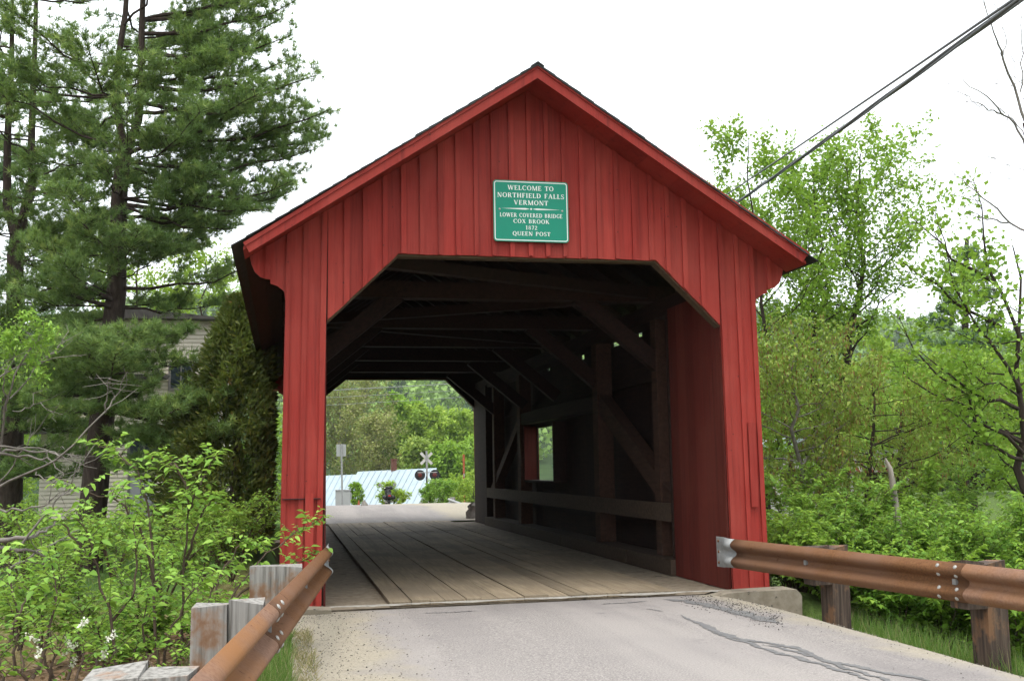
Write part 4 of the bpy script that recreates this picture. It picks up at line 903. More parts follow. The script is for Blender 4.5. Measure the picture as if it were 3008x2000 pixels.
limbs1 = [(P(414, 60, t1), P(870, -30, t1+.4), 0.4), (P(412, 150, t1), P(850, 130, t1-.6), 0.4), (P(410, 230, t1), P(885, 190, t1+.3), 0.4), (P(345, 260, t1), P(640, 190, t1-1.2), 0.4), (P(408, 330, t1), P(760, 300, t1-1.4), 0.4),
          (P(318, 1060, t1), P(545, 1085, t1-1.4), 0.5), (P(330, 980, t1), P(500, 1000, t1-1.5), 0.5), (P(300, 1240, t1), P(470, 1300, t1-1.6), 0.5), (P(295, 1300, t1), P(440, 1400, t1-1.6), 0.5), (P(310, 1150, t1), P(430, 1160, t1-2.0), 0.5),
          (P(360, 470, t1), P(905, 470, t1-.4), 0.45), (P(356, 520, t1), P(880, 535, t1+.3), 0.45), (P(352, 580, t1), P(850, 590, t1-.2), 0.4), (P(380, 420, t1), P(940, 395, t1+.8), 0.5), (P(350, 600, t1), P(700, 690, t1-.8), 0.4), (P(347, 740, t1), P(560, 740, t1-1.0), 0.4),
          (P(318, 1060, t1), P(190, 1010, t1-2.0), 0.3), (P(315, 1080, t1), P(240, 1100, t1-2.6), 0.3), (P(312, 1110, t1), P(120, 1180, t1-2.2), 0.3), (P(308, 1160, t1), P(200, 1230, t1-2.4), 0.35), (P(305, 1180, t1), P(30, 1050, t1-1.5), 0.3), (P(318, 1040, t1), P(400, 1000, t1-2.6), 0.5), (P(305, 1190, t1), P(520, 1230, t1-2.4), 0.5), (P(338, 920, t1), P(180, 960, t1+.5), 0.4), (P(330, 980, t1), P(100, 980, t1-1.0), 0.3),
          (P(345, 845, t1), P(735, 800, t1-.6), 0.62), (P(366, 455, t1), P(800, 270, t1-.5), 0.4), (P(362, 470, t1), P(830, 480, t1+.4), 0.5),
          (P(350, 600, t1), P(860, 560, t1-1.0), 0.4), (P(355, 520, t1), P(760, 640, t1-1.0), 0.5), (P(325, 1010, t1), P(560, 985, t1-.8), 0.75), (P(338, 900, t1), P(650, 905, t1+.5), 0.7),
          (P(410, 300, t1), P(900, 330, t1), 0.45), (P(414, 200, t1), P(820, 80, t1+.5), 0.35), (P(305, 1200, t1), P(640, 1215, t1-1.6), 0.55), (P(306, 1180, t1), P(700, 1190, t1-2.0), 0.6),
          (P(298, 1250, t1), P(720, 1300, t1-2.2), 0.62), (P(300, 1080, t1), P(130, 1060, t1-2.5), 0.35), (P(310, 1020, t1), P(260, 1040, t1-3.2), 0.4), (P(320, 1120, t1), P(60, 1130, t1-2), 0.4), (P(330, 1060, t1), P(340, 1070, t1-3), 0.4),
          (P(414, 100, t1), P(860, 30, t1-.5), 0.4), (P(415, 250, t1), P(930, 250, t1-1.0), 0.45), (P(400, 390, t1), P(975, 350, t1-.6), 0.5), (P(400, 400, t1), P(950, 430, t1+.2), 0.5), (P(414, 60, t1), P(840, -60, t1), 0.4), (P(347, 700, t1), P(640, 700, t1+1), 0.5), (P(349, 640, t1), P(800, 610, t1+1), 0.5)]
pine('tall forked white pine with dark trunk beside the cream house', [S0, SA, SB], 0.285, limbs1, (4.5, 12.2), lambda z: float(np.interp(z, [0, 2, 4.5, 6.5, 8.5, 10, 12.5], [2.3, 2.4, 2.0, 2.9, 3.6, 3.2, 2.2])), 101, 'needle', extra=stub, group='pines by the house')
t2 = 22.5
Q0 = [P(20, 1720, t2), P(30, 1400, t2), P(42, 1100, t2), P(46, 900, t2), P(44, 760, t2), P(60, 640, t2)]
QA = [P(62, 650, t2), P(95, 560, t2), P(92, 420, t2), P(98, 250, t2), P(104, 100, t2), P(110, -150, t2), P(112, -420, t2)]
QB = [P(50, 720, t2), P(20, 600, t2), P(22, 400, t2), P(34, 200, t2), P(36, 0, t2), P(38, -350, t2)]
pine('dark pine with twin stems at the left edge, behind the dead twigs', [Q0, QA, QB], 0.30, [(P(95, 560, t2), P(330, 585, t2-1), 0.5), (P(60, 690, t2), P(280, 740, t2-.5), 0.45), (P(45, 1000, t2), P(210, 1100, t2-2.5), 0.3), (P(45, 1050, t2), P(120, 1230, t2-3.0), 0.3), (P(46, 960, t2), P(20, 1080, t2-3.0), 0.3)],
     (1.4, 12.6), lambda z: float(np.interp(z, [0, 2, 4.5, 6.5, 8.5, 10, 12.5], [2.6, 2.6, 2.2, 2.7, 3.3, 3.0, 2.2])), 102, 'needle', group='pines by the house')
t3 = 29.0
R0 = [P(-130, 1650, t3), P(-120, 1000, t3), P(-110, 400, t3), P(-105, -300, t3)]
pine('straight pine standing behind the twin-stemmed pine', [R0], 0.26, [], (3.0, 14.0), lambda z: float(np.interp(z, [0, 4, 8, 14], [3, 3.2, 3.8, 2.8])), 103, 'needle_blue', needles=5, nw=0.03, wh=0.62, group='pines by the house')
# clipped-looking arborvitae beside the portal
def cedar(label, base, H, R, seed, N=15000):
    rng = np.random.default_rng(seed); base = np.array(base, float); T = tag(empty('cedar_tree', tuple(base)), label, 'tree')
    wd = Wood(); wd.add(np.array([base, base+[0, 0, H*0.5], base+[0.05, 0, H*0.95]]), np.array([0.11, 0.07, 0.01]), 8); wd.build('trunk', 'bark', T)
    u = rng.random(N)**0.75; z = u*H; az = rng.random(N)*2*math.pi
    lob = 0.95+0.24*np.sin(az*3+z*2.2)+0.20*np.sin(az*7-z*4.1)+0.12*np.sin(az*11+z*9)+0.13*rng.normal(size=N)
    rr = R*np.interp(u, [0, 0.12, 0.45, 0.8, 1.0], [0.82, 1.0, 0.88, 0.46, 0.03])*lob*np.sqrt(0.45+0.55*rng.random(N))
    pos = base+np.stack([np.cos(az)*rr, np.sin(az)*rr, z], 1); out = np.stack([np.cos(az), np.sin(az), 0.55+0*az], 1)
    pos[:, 0] = np.where(pos[:, 0] > -2.72, -2.72-0.35*rng.random(N), pos[:, 0])         # it stops short of the bridge wall
    d = unit(out+0.55*rng.normal(size=(N, 3))); V, F, idx = leaves(rng, pos, d, unit(np.cross(d, rng.normal(size=(N, 3)))), 0.09+0.09*rng.random(N), 0.045, 'd', 0.05)
    npmesh('crown', V, F, 'cedar', T, tint=np.clip(0.1+0.75*rng.random(N)+0.2*(rng.random(N) > 0.93), 0, 1)[idx])
cedar('dense brownish green cedar next to the left leg of the bridge', P(690, 1600, 18.5), 4.35, 1.10, 110, 26000)
cedar('short dark cedar in front of the house, left of the tall cedar', P(560, 1600, 21.0), 3.0, 0.8, 111, 9000)
# cream clapboard house
hb = P(420, 1500, 30.0); hy = float(hb[1]); X0 = float(P(140, 1400, 30.5)[0]); X1 = float(P(640, 1400, 30.5)[0]); HZ0 = -0.6; HZ1 = float(PY(420, 935, hy)[2])
HS = tag(empty('house', ((X0+X1)/2, hy, HZ0)), 'cream clapboard house with dark porch gables behind the pines', 'house')
MB().box((X0, hy+0.06, HZ0), (X1, hy+7, HZ1)).build('wall', 'cream', HS)
cb = MB(); nz = 56; st = (HZ1-HZ0)/nz
for i in range(nz):
    z = HZ0+i*st; cb.add([(X0-0.02, hy+0.02, z), (X1+0.02, hy+0.02, z), (X1+0.02, hy+0.052, z+st), (X0-0.02, hy+0.052, z+st), (X0-0.02, hy+0.055, z), (X1+0.02, hy+0.055, z)], [(0, 1, 2, 3), (0, 4, 5, 1)])
tag(cb.build('clapboards', 'cream', HS), kind='stuff')
rf = MB(); rf.prism([(X0-0.5, HZ1-0.05), (X1+0.5, HZ1-0.05), ((X0+X1)/2, HZ1+0.25)], hy-0.4, hy+7.3); rf.build('roof', 'dark_roof', HS)
MB().box((X1-0.14, hy-0.01, HZ0), (X1+0.03, hy+0.015, HZ1)).build('corner_board', 'white_paint', HS)
def hx(px): return float(PY(px, 1200, hy)[0])
def hzz(py, px=400): return float(PY(px, py, hy)[2])
def window(px0, px1, py0, py1, name='window', pane='glass'):
    x0, x1, z0, z1 = hx(px0), hx(px1), hzz(py1), hzz(py0)
    f = MB().box((x0-0.07, hy-0.03, z0-0.07), (x1+0.07, hy+0.012, z0)).box((x0-0.07, hy-0.03, z1), (x1+0.07, hy+0.012, z1+0.07)).box((x0-0.07, hy-0.03, z0+0.001), (x0, hy+0.012, z1-0.001)).box((x1, hy-0.03, z0+0.001), (x1+0.07, hy+0.012, z1-0.001)).build(name, 'trim_grey', HS)
    MB().box((x0, hy-0.012, z0), (x1, hy+0.008, z1)).build('pane', pane, f); MB().box(((x0+x1)/2-0.02, hy-0.022, z0), ((x0+x1)/2+0.02, hy-0.013, z1)).build('mullion', 'trim_grey', f)
window(352, 392, 1072, 1130); window(385, 468, 1282, 1335); window(500, 560, 1070, 1140)
window(388, 452, 1400, 1545, 'door', 'door_grey')
for pa, pb, pc in (((335, 1106), (412, 1064), (492, 1110)), ((62, 1262), (175, 1178), (285, 1262))):
    a = PY(*pa, hy); c = PY(*pb, hy); b = PY(*pc, hy); yo = hy-1.0
    g = MB().prism([(a[0], a[2]), (b[0], b[2]), (c[0], c[2]-0.03)], yo, hy).build('porch_gable', 'cream', HS)
    for e in (a, b):
        d = np.array([c[0]-e[0], c[2]-e[2]]); d /= np.linalg.norm(d)
        MB().beam((e[0]-d[0]*0.15, yo-0.1, e[2]-d[1]*0.15), (c[0]+d[0]*0.04, yo-0.1, c[2]+d[1]*0.04), 0.35, 0.11, (0, 0, 1)).build('barge_board', 'dark_roof', g)
    MB().box((a[0]-0.1, yo-0.05, a[2]-0.16), (b[0]+0.1, yo+0.08, a[2]-0.02)).build('lintel', 'dark_roof', g)
broadleaf('young broadleaf tree glimpsed between the two pines', P(330, 1500, 36), P(430, 660, 36), 0.12, 3.2, 0.45, 22, 8, 14, 0.16, 'lime', 115, up=0.5)
broadleaf('light green tree behind the pine and the cedar top', P(620, 1500, 40), P(600, 760, 40), 0.12, 2.6, 0.5, 20, 8, 12, 0.16, 'lime', 116, up=0.5)

# ------------------------------------------------------------------ left bank: shrubs, dead branches, litter, grass
def st3(pts): return [P(a, b, t) for a, b, t in pts]
leafy_shrub('tall slender sapling with a drooping leafy tip above the shrubs', [st3([(464, 1985, 7.6), (450, 1700, 7.7), (441, 1514, 7.8), (415, 1390, 7.9), (350, 1330, 8.0), (286, 1308, 8.0)]), st3([(455, 1720, 7.6), (420, 1560, 7.5), (350, 1470, 7.4), (240, 1440, 7.3), (180, 1412, 7.2)])], 201, tw_n=8)
leafy_shrub('upright young shrub with paired bright leaves before the cedar', [st3([(532, 1900, 7.9), (540, 1650, 7.9), (553, 1480, 7.9), (556, 1378, 7.9)]), st3([(556, 1500, 7.9), (590, 1420, 7.8), (630, 1345, 7.8)]), st3([(545, 1640, 7.9), (600, 1500, 7.8), (640, 1440, 7.7)]), st3([(552, 1440, 7.9), (520, 1370, 8.0), (490, 1360, 8.1)])], 202, tw_n=9)
leafy_shrub('arching leafy branch reaching across to the left leg of the bridge', [st3([(560, 1960, 8.4), (650, 1800, 8.5), (760, 1640, 8.9), (860, 1575, 9.3), (955, 1516, 9.6)]), st3([(640, 1820, 8.5), (640, 1700, 8.6), (700, 1600, 8.8), (790, 1600, 9.2)]), st3([(690, 1760, 8.6), (770, 1690, 8.8), (880, 1650, 9.5), (930, 1625, 9.7)])], 203, tw_n=7, twig=0.24)
leafy_shrub('many-stemmed shrub beside the nearest grey posts', [st3([(470, 1985, 7.3), (500, 1850, 7.3), (560, 1740, 7.4), (610, 1690, 7.5)]), st3([(490, 1985, 7.4), (560, 1880, 7.6), (640, 1790, 7.9)]), st3([(540, 1990, 7.5), (590, 1840, 7.7), (620, 1730, 8.0), (680, 1640, 8.2)]), st3([(440, 1990, 7.2), (420, 1850, 7.2), (440, 1740, 7.3)])], 204, tw_n=9)
leafy_shrub('thin crooked shrub leaning left over the brown bank', [st3([(345, 1990, 6.9), (320, 1800, 6.9), (275, 1640, 7.0), (262, 1560, 7.0), (215, 1505, 7.0)]), st3([(270, 1640, 7.0), (200, 1560, 7.0), (150, 1490, 7.0)]), st3([(330, 1830, 6.9), (390, 1740, 7.0), (400, 1620, 7.1), (390, 1530, 7.2)])], 205, tw_n=7)
leafy_shrub('low leafy shrub at the left picture edge under the dead branches', [st3([(40, 1990, 6.6), (50, 1850, 6.6), (30, 1700, 6.7), (20, 1640, 6.8)]), st3([(100, 1990, 6.6), (150, 1850, 6.7), (165, 1740, 6.8), (150, 1650, 6.9)]), st3([(20, 1900, 6.4), (60, 1780, 6.5), (100, 1720, 6.6)])], 206, tw_n=9)
leafy_shrub('flowering cherry shrub with white blossom spikes in the lower left corner', [st3([(60, 2060, 5.8), (70, 1960, 5.8), (40, 1850, 5.9)]), st3([(130, 2060, 5.9), (160, 1940, 5.9), (190, 1850, 6.0)]), st3([(200, 2060, 5.8), (235, 1960, 5.9), (260, 1880, 6.0)]), st3([(20, 2060, 5.7), (0, 1950, 5.8), (-30, 1870, 5.9)]), st3([(260, 2060, 6.0), (300, 1970, 6.1), (340, 1910, 6.2)])], 207, 'under', 0.055, 0.5, tw_n=16, twig=0.22, flower=9)
leafy_shrub('bushy green shrub at the foot of the bank behind the flowering one', [st3([(200, 1990, 6.9), (220, 1870, 7.0), (250, 1780, 7.1)]), st3([(280, 1990, 7.0), (300, 1890, 7.1), (280, 1820, 7.2)]), st3([(380, 1990, 7.1), (400, 1900, 7.2), (440, 1850, 7.3)]), st3([(150, 1990, 7.0), (110, 1880, 7.0), (90, 1800, 7.1)])], 208, 'under', 0.06, tw_n=13, twig=0.26)
leafy_shrub('low weeds between the grey posts and the sapling stems', [st3([(500, 2030, 6.9), (520, 1950, 7.0), (540, 1890, 7.0)]), st3([(580, 2030, 7.2), (585, 1960, 7.2), (570, 1900, 7.2)]), st3([(430, 2030, 6.8), (450, 1960, 6.8), (430, 1910, 6.9)]), st3([(540, 2030, 7.0), (560, 1990, 7.1), (600, 1950, 7.2)])], 209, 'under', 0.05, tw_n=18, twig=0.2)
leafy_shrub('round leafy shrub low in front of the house door', [st3([(400, 1900, 8.6), (380, 1760, 8.7), (330, 1660, 8.8)]), st3([(410, 1900, 8.6), (440, 1760, 8.7), (480, 1640, 8.8)]), st3([(400, 1900, 8.7), (410, 1720, 8.8), (420, 1600, 8.9)])], 221, 'young', 0.075, tw_n=11)
leafy_shrub('leafy shrub against the dark pine base, left of the saplings', [st3([(120, 1900, 8.9), (100, 1760, 9.0), (60, 1640, 9.0)]), st3([(130, 1900, 8.9), (160, 1760, 9.0), (200, 1620, 9.0)]), st3([(120, 1900, 9.0), (130, 1700, 9.1), (120, 1570, 9.2)])], 222, 'young', 0.075, tw_n=11)
leafy_shrub('spreading shrub right behind the middle grey post', [st3([(640, 1920, 8.9), (620, 1800, 9.0), (560, 1700, 9.1)]), st3([(650, 1920, 8.9), (680, 1800, 9.1), (700, 1680, 9.3)]), st3([(640, 1930, 8.8), (700, 1860, 9.0), (720, 1800, 9.1)])], 223, 'young', 0.075, tw_n=11)
for k, (pts, lab) in enumerate([([(60, 1850), (10, 1740), (110, 1730), (60, 1700)], 'low leafy growth left of the flowering shrub, further back'), ([(230, 1880), (180, 1760), (280, 1750), (230, 1720)], 'low leafy growth under the crooked shrub'), ([(430, 1880), (370, 1780), (480, 1770), (430, 1740)], 'low leafy growth between the saplings'), ([(600, 1880), (550, 1780), (650, 1780), (600, 1740)], 'low leafy growth just left of the middle grey post'), ([(330, 1950), (270, 1860), (390, 1860), (330, 1830)], 'low leafy growth at the bottom of the bank, centre')]):
    b = pts[0]; leafy_shrub(lab, [st3([(b[0], b[1]+60, 9.2-k*0.25), ((b[0]+q[0])/2, (b[1]+q[1])/2, 9.2-k*0.25), (q[0], q[1], 9.2-k*0.25+0.3*j-0.4)]) for j, q in enumerate(pts[1:]+[(b[0]-60, b[1]-40), (b[0]+60, b[1]-40)])], 240+k, 'under', 0.075, tw_n=12, twig=0.34, kind='d', group='low growth on the left bank')
r = np.random.default_rng(210)
for k, (px, py, t, lab) in enumerate([(60, 1640, 12.5, 'dark green bush under the twin pine'), (330, 1620, 14.0, 'shaded bush at the foot of the forked pine'), (640, 1570, 15.0, 'shaded bush under the cedar by the portal leg'), (680, 1620, 12.0, 'leafy bush between the cedar and the first grey post'), (600, 1640, 12.0, 'low bush below the short cedar'), (180, 1700, 10.5, 'small bush on the lawn edge left'), (480, 1700, 10.5, 'small bush in the middle of the left bank')]):
    b = P(px, py+90, t); ss = []
    for j in range(6):
        a = j*1.05+r.random(); ss.append([b, b+np.array([math.cos(a)*0.25, math.sin(a)*0.25, 0.45+0.2*r.random()]), b+np.array([math.cos(a)*0.6, math.sin(a)*0.6, 0.7+0.35*r.random()])])
    leafy_shrub(lab, ss, 211+k, 'under', 0.07, tw_n=13, twig=0.3, kind='d', group='bushes further back on the left')
DB = tag(empty('dead_shrub', tuple(P(-60, 1700, 8.4))), 'leafless grey shrub with tangled dead branches at left edge', 'shrub')
wd = Wood(); r = np.random.default_rng(230)
for pts, w0 in (([(-40, 1440), (60, 1400), (180, 1350), (300, 1210), (345, 1170), (372, 1090)], 0.011), ([(305, 1212), (318, 1130), (322, 1105)], 0.006), ([(335, 1170), (312, 1120)], 0.004), ([(-20, 1330), (60, 1340), (140, 1345), (190, 1400)], 0.013), ([(0, 1325), (90, 1320), (170, 1335), (280, 1378)], 0.012), ([(-20, 1315), (110, 1312), (230, 1345)], 0.009),
    ([(-30, 1590), (60, 1585), (130, 1560), (170, 1530)], 0.022), ([(-20, 1610), (80, 1615), (150, 1640)], 0.018), ([(60, 1600), (140, 1500), (200, 1430), (265, 1320)], 0.010), ([(-40, 1700), (60, 1650), (150, 1600), (230, 1552)], 0.012), ([(0, 1350), (30, 1120), (100, 1010), (130, 960)], 0.009), ([(20, 1200), (10, 1100), (25, 1060)], 0.006),
    ([(-30, 1120), (60, 1070), (140, 1060), (255, 1040)], 0.008), ([(30, 1170), (110, 1080), (170, 1020), (185, 990)], 0.006), ([(0, 1500), (120, 1490), (200, 1430)], 0.009), ([(40, 1210), (120, 1180), (170, 1240)], 0.005), ([(-20, 1440), (60, 1330), (110, 1260), (170, 1190)], 0.006), ([(100, 1385), (160, 1420), (230, 1400)], 0.005)):
    p = np.array([P(a, b, 8.6+0.25*math.sin(a*0.02+b*0.01)) for a, b in pts]); q, _ = along(p, np.linspace(0, 0.999, 14)); q = q+r.normal(size=q.shape)*0.009
    wd.add(q, w0*1.05*(1-0.75*np.linspace(0, 1, 14)), 6)
    for j in range(4):
        i = r.integers(4, 13); e = unit(q[min(i+1, 13)]-q[i-1]+r.normal(size=3)*0.06); wd.add(np.array([q[i], q[i]+e*0.10+r.normal(size=3)*0.02, q[i]+e*0.22+r.normal(size=3)*0.03]), np.array([0.004, 0.003, 0.0015]), 3)
wd.build('branches', 'grey_twig', DB)
r = np.random.default_rng(231); N = 900; c = np.array([P(a, b, 8.5) for a, b in ((60, 950), (130, 965), (60, 1010), (25, 985), (110, 1010), (145, 990), (30, 1090), (5, 1030), (100, 1060), (120, 1105), (20, 1000), (90, 930))])[r.integers(12, size=N)]+r.normal(size=(N, 3))*0.045
V, F, idx = leaves(r, c, rdir(r, N), unit(r.normal(size=(N, 3))*0.4+[0, 0, 1]), 0.035+0.02*r.random(N), 0.02, 'd', 0.2); npmesh('young_leaves', V, F, 'young', DB, tint=r.random(N)[idx])
r = np.random.default_rng(232); N = 10000
x = -2.9-r.random(N)**1.3*6.0; y = -9+r.random(N)*11.5
V, F, idx = leaves(r, on_ground(x, y, 0.012), rdir(r, N, 0.15), unit(r.normal(size=(N, 3))*0.4+[0, 0, 1]), 0.05+0.05*r.random(N), 0.03, 'd', -0.1)
tag(npmesh('leaf_litter', V, F, 'litter', None, tint=r.random(N)[idx]), 'brown fallen leaves and twigs on the left bank', 'leaf litter', kind='stuff')
N = 16000; x = -2.45-np.abs(r.normal(size=N))*0.30; y = -10+r.random(N)*8.7; k = r.random(N) < np.clip(1.2-np.abs(x+2.75)*1.4, 0.05, 1)
blades('grass', 'green and straw grass along the foot of the left guard rail', on_ground(x[k], y[k]), 233, (0.05, 0.24))
N = 16000; x = 2.6+np.abs(r.normal(size=N))*0.45; y = -9+r.random(N)*8.4; k = r.random(N) < np.clip(0.15+(x-2.6)*4, 0.05, 1)
blades('grass', 'fresh grass around the dark posts on the right verge', on_ground(x[k], y[k]), 234, (0.08, 0.36))
N = 9000; x = -2.28-np.abs(r.normal(size=N))*0.22; y = -10+r.random(N)*8.4; k = r.random(N) < 0.35+0.65*np.sin(x*9+y*3)**2
leafmat('straw', [(0.0, (0.12, 0.15, 0.04)), (0.4, (0.24, 0.20, 0.10)), (1.0, (0.42, 0.35, 0.21))], 0.25)
blades('grass', 'dry straw coloured grass between the left rail and the sand', on_ground(x[k], y[k], 0.01), 238, (0.03, 0.11), mat='straw', lean=0.8)
N = 22000; x = -14+r.random(N)*11; y = 7.5+r.random(N)*9; blades('grass', 'shaded lawn under the pines', on_ground(x, y), 235, (0.04, 0.10), wd=0.012)
N = 9000; x = -12+r.random(N)*9.6; y = 17+r.random(N)*24; blades('grass', 'bright lawn beyond the bridge beside the road', on_ground(x, y), 236, (0.05, 0.12), wd=0.03)

def pebbles(label, x, y, z, seed, size=(0.0025, 0.007), tmax=1.0):
    r = np.random.default_rng(seed); N = len(x); c = np.stack([x, y, z], -1); a = size[0]+(size[1]-size[0])*r.random(N)**2
    o = np.array([[1, 0, 0], [0, 1, 0], [-1, 0, 0], [0, -1, 0], [0, 0, 0.7], [0, 0, -0.4]])[None]*a[:, None, None]*(0.7+0.6*r.random((N, 6, 1)))
    V = (c[:, None]+o).reshape(-1, 3); i = np.arange(N)[:, None]*6
    F = [np.concatenate([i+np.array([f]) for f in ([0, 1, 4], [1, 2, 4], [2, 3, 4], [3, 0, 4], [1, 0, 5], [2, 1, 5], [3, 2, 5], [0, 3, 5])])]
    return tag(npmesh('gravel', V, F, 'stone', None, tint=np.repeat(r.random(N)*tmax, 6)), label, 'gravel', kind='stuff')
leafmat('stone', [(0.0, (0.03, 0.028, 0.026)), (0.35, (0.10, 0.09, 0.08)), (0.7, (0.24, 0.21, 0.17)), (1.0, (0.42, 0.39, 0.34))], 0.0, 0.9)
N = 4200; x = -2.5+np.abs(r.normal(size=N))*0.45; y = -9+r.random(N)*8.7; pebbles('loose gravel and grit along the left road edge', x, y, gz(x, y)+near_dz(x, y)+0.004, 241)
N = 4200; x = 2.7-np.abs(r.normal(size=N))*0.55; y = -9+r.random(N)*8.4; pebbles('loose gravel and grit along the right road edge', x, y, gz(x, y)+near_dz(x, y)+0.004, 242)
N = 800; q = np.array([PZ(2000+300*u_, 1752+85*u_+18*v_, 0.0) for u_, v_ in zip(r.random(N), r.normal(size=N))]); pebbles('dark crumbled asphalt before the right leg', q[:, 0], q[:, 1], gz(q[:, 0], q[:, 1])+near_dz(q[:, 0], q[:, 1])+0.004, 243, (0.003, 0.009), 0.35)

# ------------------------------------------------------------------ right side: trees, shrubs, dead trunk, trailer
def tree_r(label, bpx, tpx, t, **k): return broadleaf(label, P(*bpx, t), P(*tpx, t), **k)
G2 = 'spring trees on the right'
tree_r('slim upright tree with feathery top rising behind the right eave', (2260, 1750), (2215, 400), 17.5, r0=0.06, rad=1.3, cb=0.2, nb=34, ns=8, nl=13, leafL=0.085, mat='maple', seed=301, up=1.3, group=G2)
tree_r('upright fresh green tree with several pointed tips beside the bridge', (2400, 1750), (2400, 500), 18.5, r0=0.07, rad=1.5, cb=0.34, nb=40, ns=8, nl=13, leafL=0.085, mat='maple', seed=302, up=1.3, group=G2)
tree_r('tall dark-stemmed tree against the sky right of the pointed trees', (2420, 1600), (2545, 450), 19.0, r0=0.10, rad=1.6, cb=0.45, nb=34, ns=8, nl=12, leafL=0.085, mat='maple', seed=303, up=1.1, group=G2)
tree_r('birch hung with reddish brown catkins behind the red corner', (2370, 1620), (2320, 960), 15.5, r0=0.05, rad=1.5, cb=0.15, nb=30, ns=9, nl=12, leafL=0.065, mat='olive', seed=304, up=0.5, bark='grey_twig', catkin=2400, droop=0.45, group=G2)
tree_r('wide birch with catkins in the middle of the right side', (2540, 1620), (2570, 1080), 16.5, r0=0.06, rad=1.7, cb=0.12, nb=30, ns=9, nl=12, leafL=0.065, mat='olive', seed=305, up=0.4, catkin=2600, droop=0.4, group=G2)
t = 14.5
tree_r('maple with spreading limbs at the right picture edge', (3030, 1750), (2990, 720), t, r0=0.075, rad=1.7, cb=0.42, nb=18, ns=8, nl=9, leafL=0.085, mat='maple', seed=306, up=0.35, group=G2, lw=0.8,
       limbs=[(P(3005, 1330, t), P(2640, 930, t-.5)), (P(3000, 1150, t), P(2740, 620, t-.3)), (P(2940, 960, t), P(2650, 770, t)), (P(2990, 1200, t), P(2700, 1030, t-.8)), (P(3000, 1000, t), P(2860, 530, t)), (P(3000, 1300, t), P(2620, 1060, t+.6)), (P(3005, 1350, t), P(2780, 1200, t-.5)), (P(2920, 830, t), P(2680, 640, t))])
tree_r('yellow green bushy tree in front of the hill on the right', (2860, 1500), (2850, 1080), 27, r0=0.1, rad=2.3, cb=0.1, nb=30, ns=8, nl=14, leafL=0.13, mat='lime', seed=307, up=0.6, group=G2)
tree_r('pale lime tree left of the yellow green one, lower', (2640, 1480), (2650, 1100), 30, r0=0.1, rad=2.2, cb=0.1, nb=26, ns=8, nl=13, leafL=0.13, mat='maple', seed=308, up=0.6, group=G2)
tree_r('fresh green tree at the far right behind the maple', (3040, 1560), (3030, 1000), 24, r0=0.1, rad=2.4, cb=0.15, nb=26, ns=8, nl=13, leafL=0.12, mat='maple', seed=309, up=0.6, group=G2)
tree_r('small bright tree standing before the far hill slope', (2540, 1450), (2590, 1010), 42, r0=0.1, rad=2.2, cb=0.15, nb=22, ns=7, nl=12, leafL=0.18, mat='lime', seed=310, up=0.8, group=G2)
tree_r('rounded tree hiding the white trailer roof', (2340, 1500), (2300, 1150), 27, r0=0.1, rad=2.2, cb=0.2, nb=20, ns=7, nl=11, leafL=0.12, mat='maple', seed=311, up=0.5, group=G2)
pine('dark pine between the maple and the far hill', [[P(2830, 1450, 40), P(2835, 1000, 40), P(2840, 700, 40)]], 0.2, [(P(2832, 1060, 40), P(2690, 1075, 39.5), 0.3), (P(2832, 1030, 40), P(2700, 1000, 39.5), 0.3)], (1.0, 9.2), lambda z: float(np.interp(z, [0, 4, 9.2], [2.6, 2.2, 0.5])), 312, 'needle_blue', needles=7, nw=0.03, wh=0.5, per=3.5, ndl=(0.14, 0.24))
# bare twigs at the upper right
BT = tag(empty('bare_tree', tuple(P(3120, 1700, 13))), 'leafless tree whose bare twigs enter at the upper right', 'tree')
wd = Wood(); r = np.random.default_rng(320); wd.add(np.array([P(3120, 1700, 13), P(3110, 1000, 13), P(3060, 560, 13), P(3012, 360, 13)]), np.array([0.12, 0.09, 0.05, 0.035]), 8); wd.build('trunk', 'bark', BT); wd = Wood()
for pts, w0 in (([(3012, 365), (2985, 270), (2945, 165), (2930, 120), (2905, 60), (2886, -30)], 0.020), ([(2945, 168), (2955, 120), (2948, 70), (2925, -10)], 0.008), ([(3012, 430), (2985, 370), (2945, 330), (2900, 290), (2840, 245), (2810, 205)], 0.016), ([(2950, 335), (2880, 310), (2820, 270), (2770, 230)], 0.010), ([(2890, 315), (2840, 300), (2780, 260)], 0.006), ([(3012, 400), (2970, 350), (2920, 300)], 0.008),
     ([(3060, 500), (2990, 495), (2940, 478), (2880, 445), (2850, 410)], 0.006), ([(3060, 700), (2960, 650), (2900, 590), (2830, 530), (2770, 480)], 0.015), ([(2960, 655), (2880, 640), (2845, 630)], 0.012), ([(3000, 270), (3003, 150), (2993, 60), (2994, -20)], 0.009), ([(3010, 300), (2995, 200), (2975, 175)], 0.005), ([(3060, 540), (2960, 525), (2890, 500)], 0.004), ([(2990, 260), (2930, 245), (2915, 238)], 0.004)):
    p = np.array([P(a, b, 13+0.2*math.sin(a*0.03)) for a, b in pts]); q, _ = along(p, np.linspace(0, 0.999, 14)); q = q+r.normal(size=q.shape)*0.010; wd.add(q, w0*(1-0.8*np.linspace(0, 1, 14)), 5)
    for j in range(3):
        i = r.integers(3, 13); e = unit(q[min(i+1, 13)]-q[i-1]+r.normal(size=3)*0.12); wd.add(np.array([q[i], q[i]+e*0.12, q[i]+e*0.25+r.normal(size=3)*0.03]), np.array([0.005, 0.004, 0.002]), 3)
wd.build('branches', 'grey_twig', BT)
